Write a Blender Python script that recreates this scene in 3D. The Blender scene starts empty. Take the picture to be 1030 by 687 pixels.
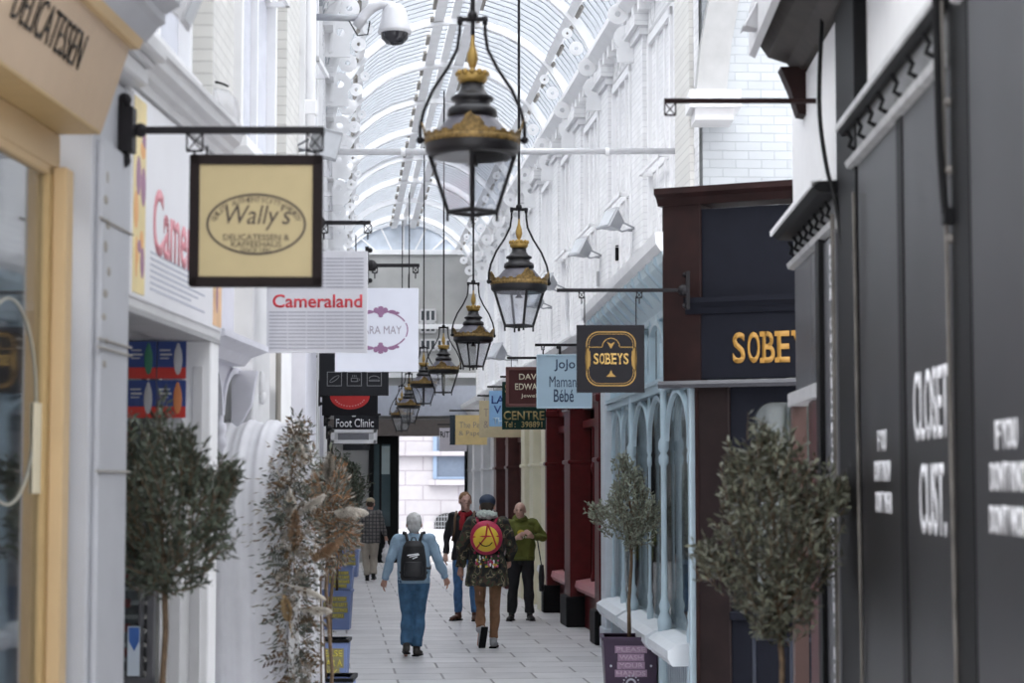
import bpy, bmesh, math, random
from mathutils import Vector, Matrix, noise
random.seed(7)
C = bpy.context.scene.collection
PI = math.pi
F = 2000.0; CZ = 2.0; PITCH = math.atan(141.5/2000.0)
cp, sp = math.cos(PITCH), math.sin(PITCH)

def P(u, v, Y):
    """world point at depth Y seen at pixel (u, v) of the 1030x687 photograph"""
    xc, yc = u-515.0, 343.5-v
    dy, dz = F*cp-yc*sp, F*sp+yc*cp
    t = Y/dy
    return Vector((xc*t, Y, CZ+dz*t))

# ------------------------------------------------------------------ plan
def cen(Y): return 0.1+.04*(Y-18) if Y < 18 else .1-.089*(Y-18)
def XL(Y): return -2.12+(Y-4)*(.27/14) if Y < 18 else cen(Y)-1.95
def XR(Y): return cen(Y)+1.75
def XN(Y): return 1.75+.03*(Y-8.5)            # black hoarding wall, near right
TH_L0 = -math.atan(.27/14); TH_LF = math.atan(.089); TH_RF = PI+math.atan(.089); TH_RN = PI-math.atan(.03)

# ------------------------------------------------------------------ materials
MATS = {}
def new_mat(name):
    m = bpy.data.materials.new(name); m.use_nodes = True
    nt = m.node_tree; b = nt.nodes['Principled BSDF']
    return m, nt, b
def mat(name, col=(.5,.5,.5), rough=.5, metal=0, var=.06, scale=8, bump=0.0, spec=.5, island=0, coat=0, sheen=0):
    if name in MATS: return MATS[name]
    m, nt, b = new_mat(name)
    c1 = tuple(max(0, c*(1-var)) for c in col)+(1,); c2 = tuple(min(1, c*(1+var)) for c in col)+(1,)
    tc = nt.nodes.new('ShaderNodeTexCoord'); n = nt.nodes.new('ShaderNodeTexNoise')
    n.inputs['Scale'].default_value = scale; n.inputs['Detail'].default_value = 4
    nt.links.new(tc.outputs['Object'], n.inputs['Vector'])
    r = nt.nodes.new('ShaderNodeValToRGB'); r.color_ramp.elements[0].color = c1; r.color_ramp.elements[1].color = c2
    r.color_ramp.elements[0].position = .3; r.color_ramp.elements[1].position = .7
    nt.links.new(n.outputs['Fac'], r.inputs['Fac'])
    out = r.outputs['Color']
    if island:
        g = nt.nodes.new('ShaderNodeNewGeometry'); h = nt.nodes.new('ShaderNodeHueSaturation')
        mr = nt.nodes.new('ShaderNodeMapRange'); mr.inputs['To Min'].default_value = 1-island; mr.inputs['To Max'].default_value = 1+island
        nt.links.new(g.outputs['Random Per Island'], mr.inputs['Value']); nt.links.new(mr.outputs['Result'], h.inputs['Value'])
        nt.links.new(out, h.inputs['Color']); out = h.outputs['Color']
    nt.links.new(out, b.inputs['Base Color'])
    b.inputs['Roughness'].default_value = rough; b.inputs['Metallic'].default_value = metal
    b.inputs['Specular IOR Level'].default_value = spec
    if coat: b.inputs['Coat Weight'].default_value = coat; b.inputs['Coat Roughness'].default_value = .08
    if bump:
        bp = nt.nodes.new('ShaderNodeBump'); bp.inputs['Strength'].default_value = bump; bp.inputs['Distance'].default_value = .02
        nt.links.new(n.outputs['Fac'], bp.inputs['Height']); nt.links.new(bp.outputs['Normal'], b.inputs['Normal'])
    MATS[name] = m; return m
def brick_mat(name, col, mortar, w, h, msize=.01, rough=.6, bump=.6, plane='yz', dirt=.08, offset=.5, c2=None):
    m, nt, b = new_mat(name)
    tc = nt.nodes.new('ShaderNodeTexCoord'); sx = nt.nodes.new('ShaderNodeSeparateXYZ'); cb = nt.nodes.new('ShaderNodeCombineXYZ')
    nt.links.new(tc.outputs['Object'], sx.inputs[0])
    a, c = {'yz': ('Y','Z'), 'xy': ('X','Y'), 'xz': ('X','Z')}[plane]
    nt.links.new(sx.outputs[a], cb.inputs['X']); nt.links.new(sx.outputs[c], cb.inputs['Y'])
    br = nt.nodes.new('ShaderNodeTexBrick'); br.offset = offset
    br.inputs['Scale'].default_value = 1; br.inputs['Brick Width'].default_value = w; br.inputs['Row Height'].default_value = h
    br.inputs['Mortar Size'].default_value = msize; br.inputs['Mortar Smooth'].default_value = .3
    c2 = c2 or tuple(x*(1-dirt) for x in col)
    br.inputs['Color1'].default_value = (*col, 1); br.inputs['Color2'].default_value = (*c2, 1); br.inputs['Mortar'].default_value = (*mortar, 1)
    nt.links.new(cb.outputs[0], br.inputs['Vector'])
    n = nt.nodes.new('ShaderNodeTexNoise'); n.inputs['Scale'].default_value = 3; n.inputs['Detail'].default_value = 6
    nt.links.new(tc.outputs['Object'], n.inputs['Vector'])
    mr = nt.nodes.new('ShaderNodeMapRange'); mr.inputs['To Min'].default_value = 1-dirt*1.5; mr.inputs['To Max'].default_value = 1.0+dirt
    nt.links.new(n.outputs['Fac'], mr.inputs['Value'])
    mx = nt.nodes.new('ShaderNodeMix'); mx.data_type = 'RGBA'; mx.blend_type = 'MULTIPLY'; mx.inputs['Factor'].default_value = 1
    nt.links.new(br.outputs['Color'], mx.inputs['A']); nt.links.new(mr.outputs['Result'], mx.inputs['B'])
    nt.links.new(mx.outputs['Result'], b.inputs['Base Color']); b.inputs['Roughness'].default_value = rough
    bp = nt.nodes.new('ShaderNodeBump'); bp.inputs['Strength'].default_value = bump; bp.inputs['Distance'].default_value = .01; bp.invert = True
    nt.links.new(br.outputs['Fac'], bp.inputs['Height']); nt.links.new(bp.outputs['Normal'], b.inputs['Normal'])
    MATS[name] = m; return m
def glass_mat(name, tint, alpha, rough=.03):
    """thin pane: mostly see-through, with a glossy reflection"""
    m = bpy.data.materials.new(name); m.use_nodes = True; nt = m.node_tree; nt.nodes.clear()
    o = nt.nodes.new('ShaderNodeOutputMaterial'); t = nt.nodes.new('ShaderNodeBsdfTransparent'); g = nt.nodes.new('ShaderNodeBsdfGlossy')
    t.inputs['Color'].default_value = (*tint, 1); g.inputs['Roughness'].default_value = rough
    mx = nt.nodes.new('ShaderNodeMixShader'); mx.inputs['Fac'].default_value = alpha
    nt.links.new(t.outputs[0], mx.inputs[1]); nt.links.new(g.outputs[0], mx.inputs[2]); nt.links.new(mx.outputs[0], o.inputs[0])
    MATS[name] = m; return m

white = mat('white_paint', (.87,.87,.88), .5, var=.05, scale=3, bump=.05)
cream = mat('cream_paint', (.72,.67,.50), .5, var=.05, scale=4)
offwhite = mat('offwhite_paint', (.62,.62,.63), .5, var=.05, scale=4, bump=.05)
lilac = mat('lilac_paint', (.60,.60,.66), .5, var=.04)
pilaster_grey = mat('pilaster_grey', (.43,.44,.47), .55, var=.06, scale=2, bump=.1)
tan = mat('tan_paint', (.52,.37,.20), .5, var=.04, scale=3)
tan_dark = mat('tan_dark_post_soffit_shade', (.42,.29,.13), .5, var=.05)  # dark tan of the post; on the soffit it stands for shade
tan_face = mat('tan_fascia', (.48,.36,.25), .55, var=.03)
black = mat('black_paint', (.006,.006,.007), .5, var=.1, spec=.15)
blackiron = mat('black_iron', (.010,.009,.011), .5, var=.2, spec=.25)
lampblack = mat('lamp_black', (.012,.011,.013), .4, var=.25, scale=20)
lamp_roof = mat('lamp_roof_metal', (.07,.065,.08), .4, metal=.3, var=.3, scale=12)
gold = mat('gold_paint', (.36,.23,.06), .4, metal=.4, var=.2, scale=20)
gold_flat = mat('gold_lettering', (.42,.22,.04), .5, var=.05)
hoard = mat('hoarding_black', (.022,.021,.024), .36, var=.3, scale=1.5, spec=.38)
navy = mat('navy_board', (.008,.009,.015), .6, var=.1, spec=.15)
brown = mat('brown_wood', (.017,.006,.0055), .55, var=.3, scale=6, spec=.2)
dkbrown = mat('dark_brown_wood', (.014,.008,.008), .55, var=.2, spec=.2)
redpaint = mat('dark_red_paint', (.085,.006,.007), .35, var=.15, spec=.3)
bluepaint = mat('pale_blue_paint', (.46,.58,.65), .35, var=.05, coat=.3)
bluesill = mat('pale_sill_paint', (.72,.76,.80), .4, var=.04)
stone = mat('grey_stone', (.30,.28,.25), .7, var=.15, scale=5, bump=.1)
darkint = mat('dark_interior', (.02,.02,.022), .8)
midint = mat('shop_interior', (.16,.16,.15), .8, var=.5, scale=2)
metal_grey = mat('grey_metal', (.35,.36,.38), .4, metal=.5)
metal_light = mat('light_metal', (.62,.62,.64), .4, metal=.2)
txt_white = mat('white_lettering', (.85,.85,.88), .5, var=.01)
pane_white = mat('upper_pane', (.66,.68,.76), .15, var=.05)
glass = glass_mat('clear_glass', (.96,.97,.98), .08)
glass_shop = glass_mat('shop_glass', (.80,.85,.88), .22, .05)
glass_roof = glass_mat('roof_glass', (.93,.95,.97), .06, .2)
glass_lamp = glass_mat('lamp_glass', (.95,.96,.98), .26, .15)
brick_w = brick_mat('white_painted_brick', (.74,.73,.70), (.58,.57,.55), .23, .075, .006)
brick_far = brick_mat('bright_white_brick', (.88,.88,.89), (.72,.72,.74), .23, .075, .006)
brick_face = brick_mat('pale_painted_brick', (.58,.61,.64), (.47,.50,.53), .23, .078, .005, plane='yz')
pave = brick_mat('paving_slabs', (.66,.65,.66), (.22,.21,.21), .95, .62, .014, rough=.4, bump=.5, plane='xy', dirt=.16, c2=(.54,.53,.54))
ashlar = brick_mat('white_stone_blocks', (.40,.385,.405), (.28,.26,.28), 1.5, .62, .03, plane='xz')

# ------------------------------------------------------------------ mesh builder
class MB:
    def __init__(s): s.bm = bmesh.new()
    def box(s, x0, x1, y0, y1, z0, z1, M=None):
        v = [s.bm.verts.new(Vector(p)) for p in [(x0,y0,z0),(x1,y0,z0),(x1,y1,z0),(x0,y1,z0),(x0,y0,z1),(x1,y0,z1),(x1,y1,z1),(x0,y1,z1)]]
        for f in [(0,3,2,1),(4,5,6,7),(0,1,5,4),(1,2,6,5),(2,3,7,6),(3,0,4,7)]: s.bm.faces.new([v[i] for i in f])
        if M is not None:
            for a in v: a.co = M @ a.co
        return s
    def bx(s, c, d, M=None):
        return s.box(c[0]-d[0]/2, c[0]+d[0]/2, c[1]-d[1]/2, c[1]+d[1]/2, c[2]-d[2]/2, c[2]+d[2]/2, M)
    def tube(s, pts, r, n=8, cap=True, sq=None):
        pts = [Vector(p) for p in pts]; rs = r if isinstance(r, (list, tuple)) else [r]*len(pts)
        rings = []; up = None
        for i, p in enumerate(pts):
            t = (pts[min(i+1, len(pts)-1)]-pts[max(i-1, 0)])
            if t.length < 1e-9: t = Vector((0,0,1))
            t.normalize()
            if up is None: up = Vector((0,0,1)) if abs(t.z) < .9 else Vector((1,0,0))
            a = t.cross(up)
            if a.length < 1e-4: a = t.cross(Vector((0,1,0)))
            a.normalize(); b = a.cross(t).normalized(); up = b
            ex, ey = sq or (1, 1)
            rings.append([s.bm.verts.new(p+rs[i]*(ex*math.cos(2*PI*k/n)*a+ey*math.sin(2*PI*k/n)*b)) for k in range(n)])
        for i in range(len(rings)-1):
            for k in range(n): s.bm.faces.new([rings[i][k], rings[i][(k+1)%n], rings[i+1][(k+1)%n], rings[i+1][k]])
        if cap: s.bm.faces.new(rings[0][::-1]); s.bm.faces.new(rings[-1])
        return s
    def lathe(s, prof, n=24, c=(0,0,0), sx=1, sy=1):
        c = Vector(c); rings = []
        for r, z in prof:
            if r < 1e-5: rings.append([s.bm.verts.new(c+Vector((0,0,z)))])
            else: rings.append([s.bm.verts.new(c+Vector((sx*r*math.cos(2*PI*k/n), sy*r*math.sin(2*PI*k/n), z))) for k in range(n)])
        for A, B in zip(rings, rings[1:]):
            for k in range(n):
                k2 = (k+1) % n
                if len(A) == 1 and len(B) > 1: s.bm.faces.new([A[0], B[k], B[k2]])
                elif len(B) == 1 and len(A) > 1: s.bm.faces.new([A[k2], A[k], B[0]])
                elif len(A) > 1: s.bm.faces.new([A[k], A[k2], B[k2], B[k]])
        return s
    def ball(s, c, r, n=12, m=8, rot=None):
        r = r if isinstance(r, (tuple, list)) else (r, r, r); c = Vector(c)
        rings = []
        for j in range(m+1):
            th = PI*j/m
            if j in (0, m): L = [Vector((0, 0, r[2]*math.cos(th)))]
            else: L = [Vector((r[0]*math.sin(th)*math.cos(2*PI*k/n), r[1]*math.sin(th)*math.sin(2*PI*k/n), r[2]*math.cos(th))) for k in range(n)]
            rings.append([s.bm.verts.new(c+(rot @ q if rot else q)) for q in L])
        for A, B in zip(rings, rings[1:]):
            for k in range(n):
                k2 = (k+1) % n
                if len(A) == 1: s.bm.faces.new([A[0], B[k], B[k2]])
                elif len(B) == 1: s.bm.faces.new([A[k2], A[k], B[0]])
                else: s.bm.faces.new([A[k2], A[k], B[k], B[k2]])
        return s
    def cap2(s, a, b, ra, rb, n=12):
        """tapered limb with ball ends"""
        s.tube([a, b], [ra, rb], n); s.ball(a, ra, n, 8); s.ball(b, rb, n, 8); return s
    def prism(s, poly, x0, x1, plane='yz'):
        """polygon in a plane, given thickness"""
        def mk(a, b, x): return {'yz': (x, a, b), 'xz': (a, x, b), 'xy': (a, b, x)}[plane]
        A = [s.bm.verts.new(mk(a, b, x0)) for a, b in poly]; B = [s.bm.verts.new(mk(a, b, x1)) for a, b in poly]
        n = len(poly)
        s.bm.faces.new(A[::-1]); s.bm.faces.new(B)
        for i in range(n): s.bm.faces.new([A[i], A[(i+1)%n], B[(i+1)%n], B[i]])
        return s
    def ring(s, cy, cz, a, b, w, x0, x1, n=40, t0=0, t1=2*PI):
        """flat elliptical ring (or arc) in the yz plane"""
        full = abs(t1-t0-2*PI) < 1e-6; N = n if full else n+1; V = []
        for i in range(N):
            t = t0+(t1-t0)*i/n; c, q = math.cos(t), math.sin(t)
            V.append([s.bm.verts.new(p) for p in [(x0, cy+a*c, cz+b*q), (x0, cy+(a-w)*c, cz+(b-w)*q), (x1, cy+(a-w)*c, cz+(b-w)*q), (x1, cy+a*c, cz+b*q)]])
        for i in range(n):
            A, B = V[i], V[(i+1) % N]
            for k in range(4): s.bm.faces.new([A[k], A[(k+1)%4], B[(k+1)%4], B[k]])
        if not full: s.bm.faces.new(V[0][::-1]); s.bm.faces.new(V[-1])
        return s
    def profile(s, prof, y0, y1):
        """moulding: closed profile in xz, run along y"""
        return s.prism([(a, b) for a, b in prof], y0, y1, 'xz')
    def add(s, me, M=None):
        n0 = len(s.bm.verts); s.bm.from_mesh(me); s.bm.verts.ensure_lookup_table()
        if M is not None:
            for v in s.bm.verts[n0:]: v.co = M @ v.co
        return s
    def mesh(s, name):
        bmesh.ops.recalc_face_normals(s.bm, faces=s.bm.faces); me = bpy.data.meshes.new(name); s.bm.to_mesh(me); s.bm.free(); return me
    def build(s, name, m, parent=None, smooth=False, bevel=0, label=None, kind=None):
        if bevel: bmesh.ops.bevel(s.bm, geom=list(s.bm.edges), offset=bevel, segments=1, affect='EDGES', clamp_overlap=True)
        me = s.mesh(name); me.materials.append(m)
        if smooth:
            for p in me.polygons: p.use_smooth = True
        o = bpy.data.objects.new(name, me); C.objects.link(o)
        if parent: o.parent = parent
        if label: o['label'] = label
        if kind: o['kind'] = kind
        return o
def split_loose(o):
    """every separate piece of the mesh becomes an object of its own"""
    bm = bmesh.new(); bm.from_mesh(o.data); bm.verts.ensure_lookup_table(); seen = set(); groups = []
    for v in bm.verts:
        if v.index in seen: continue
        st = [v]; seen.add(v.index); g = []
        while st:
            a = st.pop(); g.append(a.index)
            for e in a.link_edges:
                b = e.other_vert(a)
                if b.index not in seen: seen.add(b.index); st.append(b)
        groups.append(set(g))
    out = []
    for g in groups:
        idx = {}; vs = []; fs = []
        for f in bm.faces:
            if f.verts[0].index in g:
                for v in f.verts:
                    if v.index not in idx: idx[v.index] = len(vs); vs.append(v.co.copy())
                fs.append([idx[v.index] for v in f.verts])
        me = bpy.data.meshes.new(o.name); me.from_pydata(vs, [], fs); me.materials.append(o.data.materials[0])
        if o.data.polygons and o.data.polygons[0].use_smooth:
            for q in me.polygons: q.use_smooth = True
        c = o if not out else o.copy()
        c.data = me
        if out: C.objects.link(c)
        out.append(c)
    bm.free(); return out
def box(*a): return MB().box(*a)
def thing(name, label, cat, loc=(0,0,0), rz=0, group=None, kind=None):
    o = bpy.data.objects.new(name, None); o.empty_display_size = .1; C.objects.link(o); o.location = loc; o.rotation_euler = (0,0,rz)
    if label: o['label'] = label
    if cat: o['category'] = cat
    if group: o['group'] = group
    if kind: o['kind'] = kind
    return o
def struct(name, loc=(0,0,0), rz=0): return thing(name, None, None, loc, rz, None, 'structure')
def sbuild(mb, name, m, loc=(0,0,0), rz=0, bevel=0):
    o = mb.build(name, m, None, bevel=bevel, kind='structure'); o.location = loc; o.rotation_euler = (0,0,rz); return o
def copy_tree(o, parent=None):
    c = o.copy(); C.objects.link(c)
    if parent: c.parent = parent
    for ch in list(o.children): copy_tree(ch, c)
    return c

# lettering in the panel frame: x outward, y to the right, z up
def text_mesh(s, cy, cz, w, h, x=.004, bold=0, shear=0, t=.002, slab=False, space=1.0):
    cu = bpy.data.curves.new('t', 'FONT'); cu.body = s; cu.size = 1; cu.offset = min(bold, .018); cu.shear = shear; cu.align_x = 'CENTER'; cu.space_character = space
    cu.resolution_u = 4
    ob = bpy.data.objects.new('t', cu); C.objects.link(ob)
    bpy.context.view_layer.update()
    dg = bpy.context.evaluated_depsgraph_get(); me = bpy.data.meshes.new_from_object(ob.evaluated_get(dg))
    bpy.data.objects.remove(ob); bpy.data.curves.remove(cu)
    bm = bmesh.new(); bm.from_mesh(me); bpy.data.meshes.remove(me)
    xs = [v.co.x for v in bm.verts]; ys = [v.co.y for v in bm.verts]
    x0, x1, y0, y1 = min(xs), max(xs), min(ys), max(ys)
    sy = w/(x1-x0); sz = h/(y1-y0)
    for v in bm.verts: v.co = Vector((x, cy+(v.co.x-(x0+x1)/2)*sy, cz+(v.co.y-(y0+y1)/2)*sz))
    r = bmesh.ops.extrude_face_region(bm, geom=list(bm.faces))
    for v in r['geom']:
        if isinstance(v, bmesh.types.BMVert): v.co.x += t
    me = bpy.data.meshes.new('t'); bm.to_mesh(me); bm.free(); return me
def lettering(parent, m, lines, name='lettering', **k):
    mb = MB()
    for L in lines:
        kk = dict(k); 
        if len(L) > 5: kk.update(L[5])
        me = text_mesh(*L[:5], **kk); mb.add(me); bpy.data.meshes.remove(me)
    return mb.build(name, m, parent)
# ================================================================== SETTING
AF = math.atan(.089); AN = -math.atan(.04); YE = 50.0
fl = MB(); fl.box(-9, 9, -24, YE-18, -.1, 0)
sbuild(fl, 'floor', pave, (0, 18, 0), AF)
street = mat('street_paving', (.46,.45,.47), .5, var=.05)
road = mat('street_setts', (.17,.155,.15), .7, var=.2)
sbuild(MB().box(-16, 10, YE-.2, YE+7.2, -.12, -.02), 'trim_1', road)
sbuild(MB().box(-16, 10, YE+7.2, 85, -.12, .03), 'trim_2', street)

def wall_run(name, m, fx, y0, y1, z0, z1, th, side):
    """box wall following the plan between two depths; side -1 left, 1 right"""
    a, b = Vector((fx(y0), y0, 0)), Vector((fx(y1), y1, 0)); d = b-a
    rz = math.atan2(-d.x, d.y)
    mb = MB(); mb.box(*((0, th) if side > 0 else (-th, 0)), 0, d.length, z0, z1)
    return sbuild(mb, name, m, a, rz)
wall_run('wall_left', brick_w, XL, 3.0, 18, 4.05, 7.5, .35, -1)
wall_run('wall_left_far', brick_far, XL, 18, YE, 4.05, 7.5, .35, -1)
wall_run('wall_left_back', midint, lambda Y: XL(Y)-1.2, 3.0, 18, 0, 4.1, .2, -1)
wall_run('wall_left_back_far', midint, lambda Y: XL(Y)-1.0, 18, YE, 0, 4.1, .2, -1)
XU = lambda Y: XR(Y)+.1
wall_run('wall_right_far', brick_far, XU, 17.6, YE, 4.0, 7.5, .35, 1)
wall_run('wall_right_back', midint, lambda Y: XR(Y)+1.1, 17.2, YE, 0, 4.1, .2, 1)
# near right: upper wall over the black hoardings, and the brick wall above the dark cross front
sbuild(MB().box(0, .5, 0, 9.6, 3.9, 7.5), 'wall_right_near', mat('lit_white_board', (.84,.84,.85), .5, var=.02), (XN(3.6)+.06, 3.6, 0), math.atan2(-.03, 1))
sbuild(MB().box(-.2, 0, -.06, 1.3, 4.5, 8.4), 'wall_right_brick', brick_face, (1.74, 17.35, 0), -PI/2+.06)
sbuild(MB().box(-.9, .0, -.04, 0, 4.3, 8.4), 'wall_right_return', brick_w, (1.60, 17.30, 0), -PI/2+.06)

# upper windows: one struct per bay, frames / lights / stays as children
def upper_window(n, org, rz, w, h, z0, lights=3):
    t = struct('window_%d' % n, org, rz)
    f = MB(); fw = .09
    f.box(0, .09, -w/2, w/2, z0+h-fw, z0+h); f.box(0, .14, -w/2-.06, w/2+.06, z0-.07, z0)
    f.box(0, .09, -w/2, -w/2+fw, z0, z0+h); f.box(0, .09, w/2-fw, w/2, z0, z0+h)
    for i in range(1, lights): f.box(0, .07, -w/2+w*i/lights-.025, -w/2+w*i/lights+.025, z0, z0+h)
    f.box(0, .06, -w/2, w/2, z0+h*.45-.03, z0+h*.45+.03)
    f.build('window_frame', white, t)
    box(-.02, .02, -w/2+.02, w/2-.02, z0, z0+h).build('pane', pane_white, t)
    s = MB(); s.box(.0, .2, -w/2+.1, -w/2+.14, z0+h*.43, z0+h*.43+.04); s.box(0, .2, w/2-.14, w/2-.1, z0+h*.43, z0+h*.43+.04)
    s.box(.17, .2, -w/2+.1, w/2-.1, z0+h*.43, z0+h*.43+.04); s.build('stay', white, t)
    # perforated frieze over the window
    g = MB(); g.box(0, .05, -w/2-.1, w/2+.1, z0+h+.08, z0+h+.12); g.box(0, .05, -w/2-.1, w/2+.1, z0+h+.46, z0+h+.5)
    k = 5
    for i in range(k): g.ring(-w/2+w*(i+.5)/k, z0+h+.29, w/k*.52, .17, .045, 0, .045, 18)
    g.build('frieze', offwhite, t)
    return t
nwin = 0
for k in range(10):
    Y = 21.2+2.85*k; nwin += 1
    upper_window(nwin, (XU(Y), Y, 0), TH_RF, 1.55, 2.75, 4.2)
for k in range(10):
    Y = 21.2+2.85*k; nwin += 1
    upper_window(nwin, (XL(Y), Y, 0), AF, 1.55, 2.75, 4.2)
for Y in (10.7, 14.3, 17.4):
    nwin += 1; upper_window(nwin, (XL(Y), Y, 0), TH_L0, 1.75 if Y < 17 else 1.0, 3.0, 4.35, 2)
# pilaster strips + rails on the right upper wall
ntr = 3
for k in range(11):
    Y = 19.78+2.85*k; mb = MB(); mb.box(0, .10, -.42, .42, 4.1, 7.2); mb.box(0, .2, -.5, .5, 7.15, 7.3); mb.box(0, .14, -.46, .46, 7.05, 7.15)
    sbuild(mb, 'trim_%d' % ntr, brick_far, (XU(Y), Y, 0), TH_RF); ntr += 1
    if k:
        mb = MB(); mb.box(0, .10, -.42, .42, 4.1, 7.2); mb.box(0, .2, -.5, .5, 7.15, 7.3)
        sbuild(mb, 'trim_%d' % ntr, brick_far, (XL(Y), Y, 0), AF); ntr += 1
for fx, s, y0 in ((XU, 1, 17.7), (XL, -1, 18.1)):
    a, b = Vector((fx(y0), y0, 0)), Vector((fx(YE), YE, 0)); mb = MB(); L = (b-a).length; sx = -s
    mb.profile([(0, 7.44), (sx*.12, 7.44), (sx*.24, 7.54), (sx*.24, 7.62), (0, 7.62)], 0, L)
    for i in range(int(L/.42)): mb.box(*sorted((0, sx*.13)), .1+i*.42, .26+i*.42, 7.3, 7.44)
    sbuild(mb, 'trim_%d' % ntr, white, a, AF); ntr += 1
# left near upper wall: projecting lilac surround, pilaster, eave
mb = MB()
for Y in (12.5, 15.9): 
    mb.box(XL(Y)-.05, XL(Y)+.12, Y-.45, Y+.45, 4.1, 7.6)
sbuild(mb, 'trim_%d' % ntr, brick_w); ntr += 1

# ---- glazed barrel roof
def vault(name, org, rz, y0, y1, rib_y0, tilt):
    t = struct(name, org, rz); t.rotation_euler = (tilt, 0, rz)
    R = 1.88; zs = 6.98
    def arc(mb, y, w, r0, r1, n=14, a0=.14, a1=PI-.14):
        prev = None
        for i in range(n+1):
            a = a0+(a1-a0)*i/n; c, s = math.cos(a), math.sin(a)
            q = [mb.bm.verts.new(p) for p in [(r0*c, y, zs+r0*s), (r1*c, y, zs+r1*s), (r1*c, y+w, zs+r1*s), (r0*c, y+w, zs+r0*s)]]
            if prev:
                for k in range(4): mb.bm.faces.new([prev[k], prev[(k+1)%4], q[(k+1)%4], q[k]])
            else: mb.bm.faces.new(q[::-1])
            prev = q
        mb.bm.faces.new(prev)
    bars = MB(); y = y0+.1
    while y < y1: arc(bars, y, .055, R, R+.10); y += .27
    bars.build('glazing_bars', mat('glazing_bar_paint', (.46,.48,.51), .5), t)
    g = MB(); n = 20; a0, a1 = .14, PI-.14
    for i in range(n):
        A, B = a0+(a1-a0)*i/n, a0+(a1-a0)*(i+1)/n; r = R+.05
        v = [g.bm.verts.new(p) for p in [(r*math.cos(A), y0, zs+r*math.sin(A)), (r*math.cos(B), y0, zs+r*math.sin(B)), (r*math.cos(B), y1, zs+r*math.sin(B)), (r*math.cos(A), y1, zs+r*math.sin(A))]]
        g.bm.faces.new(v)
    g.build('roof_glass', MATS['roof_glass'], t)
    y = rib_y0
    while y < y1:
        if y > y0:
            rb = MB(); arc(rb, y-.05, .10, R-.13, R-.09, 24, 0, PI); arc(rb, y-.012, .024, R-.1, R, 24, 0, PI)
            for s in (-1, 1):      # perforated spandrel plates at the springing
                for (cx, cz, r, w) in ((1.66, .24, .15, .10), (1.56, .52, .12, .085), (1.42, .77, .095, .07), (1.30, .97, .07, .05)):
                    q = MB(); q.ring(s*cx, zs+cz, r, r, w, 0, .03, 16)
                    me = q.mesh('q'); M = Matrix(((0,1,0,0),(1,0,0,y-.015),(0,0,1,0),(0,0,0,1))); rb.add(me, M); bpy.data.meshes.remove(me)
                rb.box(min(s*1.55, s*1.95), max(s*1.55, s*1.95), y-.02, y+.02, zs-.05, zs+.12)
            rb.build('rib', white, t)
        y += 2.85
    for x, w in ((-1.38, .12), (-.24, .15), (.24, .15), (1.38, .12)):
        a = math.acos(x/R); z = zs+R*math.sin(a)
        p = MB(); M = Matrix.Translation((x, 0, z-.03)) @ Matrix.Rotation(PI/2-a, 4, 'Y')
        p.box(-w/2, w/2, y0, y1, -.05, .03, M); pu = p.build('purlin', white, t)
        d = MB(); yy = y0+.3; sgn = 1 if x > 0 else -1
        while yy < y1-.6:
            d.box(min(sgn*w/2, sgn*(w/2+.05)), max(sgn*w/2, sgn*(w/2+.05)), yy, yy+.55, -.04, .0, M); yy += 1.1
        d.build('vent_slots', stone, pu)
    r = MB(); r.box(-.06, .06, y0, y1, zs+R-.04, zs+R+.12); r.build('ridge', white, t)
    return t
vault('ceiling', (cen(18), 18, 0), AF, 0, (YE-18)*1.004, 1.78+.05, -.011)
vault('ceiling_near', (cen(18)-.04, 18, 0), AN, -13.5, -.05, -12.4, 0)
# deep cross beam rising over the side recess
cb = MB()
pts = [(-.02, 5.35), (.03, 5.8), (.12, 6.3), (.30, 6.9), (.58, 7.5)]
cb.prism([(a, b) for a, b in pts]+[(a+.26, b) for a, b in reversed(pts)], -.3, .0)
bo = sbuild(cb, 'trim_%d' % ntr, mat('beam_paint', (.42,.42,.42), .5), (1.61, 16.95, 0), -PI/2); ntr += 1
sbuild(MB().box(0, .45, -.08, .36, 5.2, 5.35).box(0, .38, -.03, .3, 5.1, 5.2), 'trim_%d' % ntr, white, (1.60, 17.25, 0), -PI/2); ntr += 1

# ---- far end wall over the way out
w = MB(); xl, xr = cen(YE)-2.1, cen(YE)+2.0
greyw = mat('end_wall_render', (.40,.40,.39), .7, var=.1, scale=2)
w.box(xl, xr, YE, YE+.3, 3.15, 7.78); w.box(-3.2, -2.85, YE, YE+.3, 0, 3.15) ; w.box(-1.15, xr, YE, YE+.3, 0, 3.15); w.box(xl, -3.2, YE, YE+.3, 0, 3.15)
sbuild(w, 'wall_end', greyw)
t = struct('window_%d' % (nwin+1), (cen(YE), YE, 0)); nwin += 1
l = MB(); l.ring(0, 0, 1.75, 1.6, .1, -.03, .03, 32, 0, PI)
me = l.mesh('q'); l = MB(); l.add(me, Matrix(((0,1,0,0),(1,0,0,.05),(0,0,1,7.0),(0,0,0,1))))
l.box(-1.75, 1.75, -.05, .1, 7.74, 7.86)
for a in (50, 70, 90, 110, 130):
    c, s = math.cos(math.radians(a)), math.sin(math.radians(a)); l.tube([(.6*c, .05, 7.0+.6*s+.1), (1.65*c, .05, 7.0+1.5*s)], .025, 6)
l.build('window_frame', white, t)
p = MB(); p.prism([(1.66*math.cos(a), 7.0+1.52*math.sin(a)) for a in [math.radians(30+5*i) for i in range(25)]], .06, .08, 'xz'); p.build('pane', mat('end_lunette', (.58,.63,.70), .2), t)
sbuild(MB().box(xl+.1, xr-.1, YE-.08, YE, 5.85, 5.97), 'trim_%d' % ntr, white); ntr += 1
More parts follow.
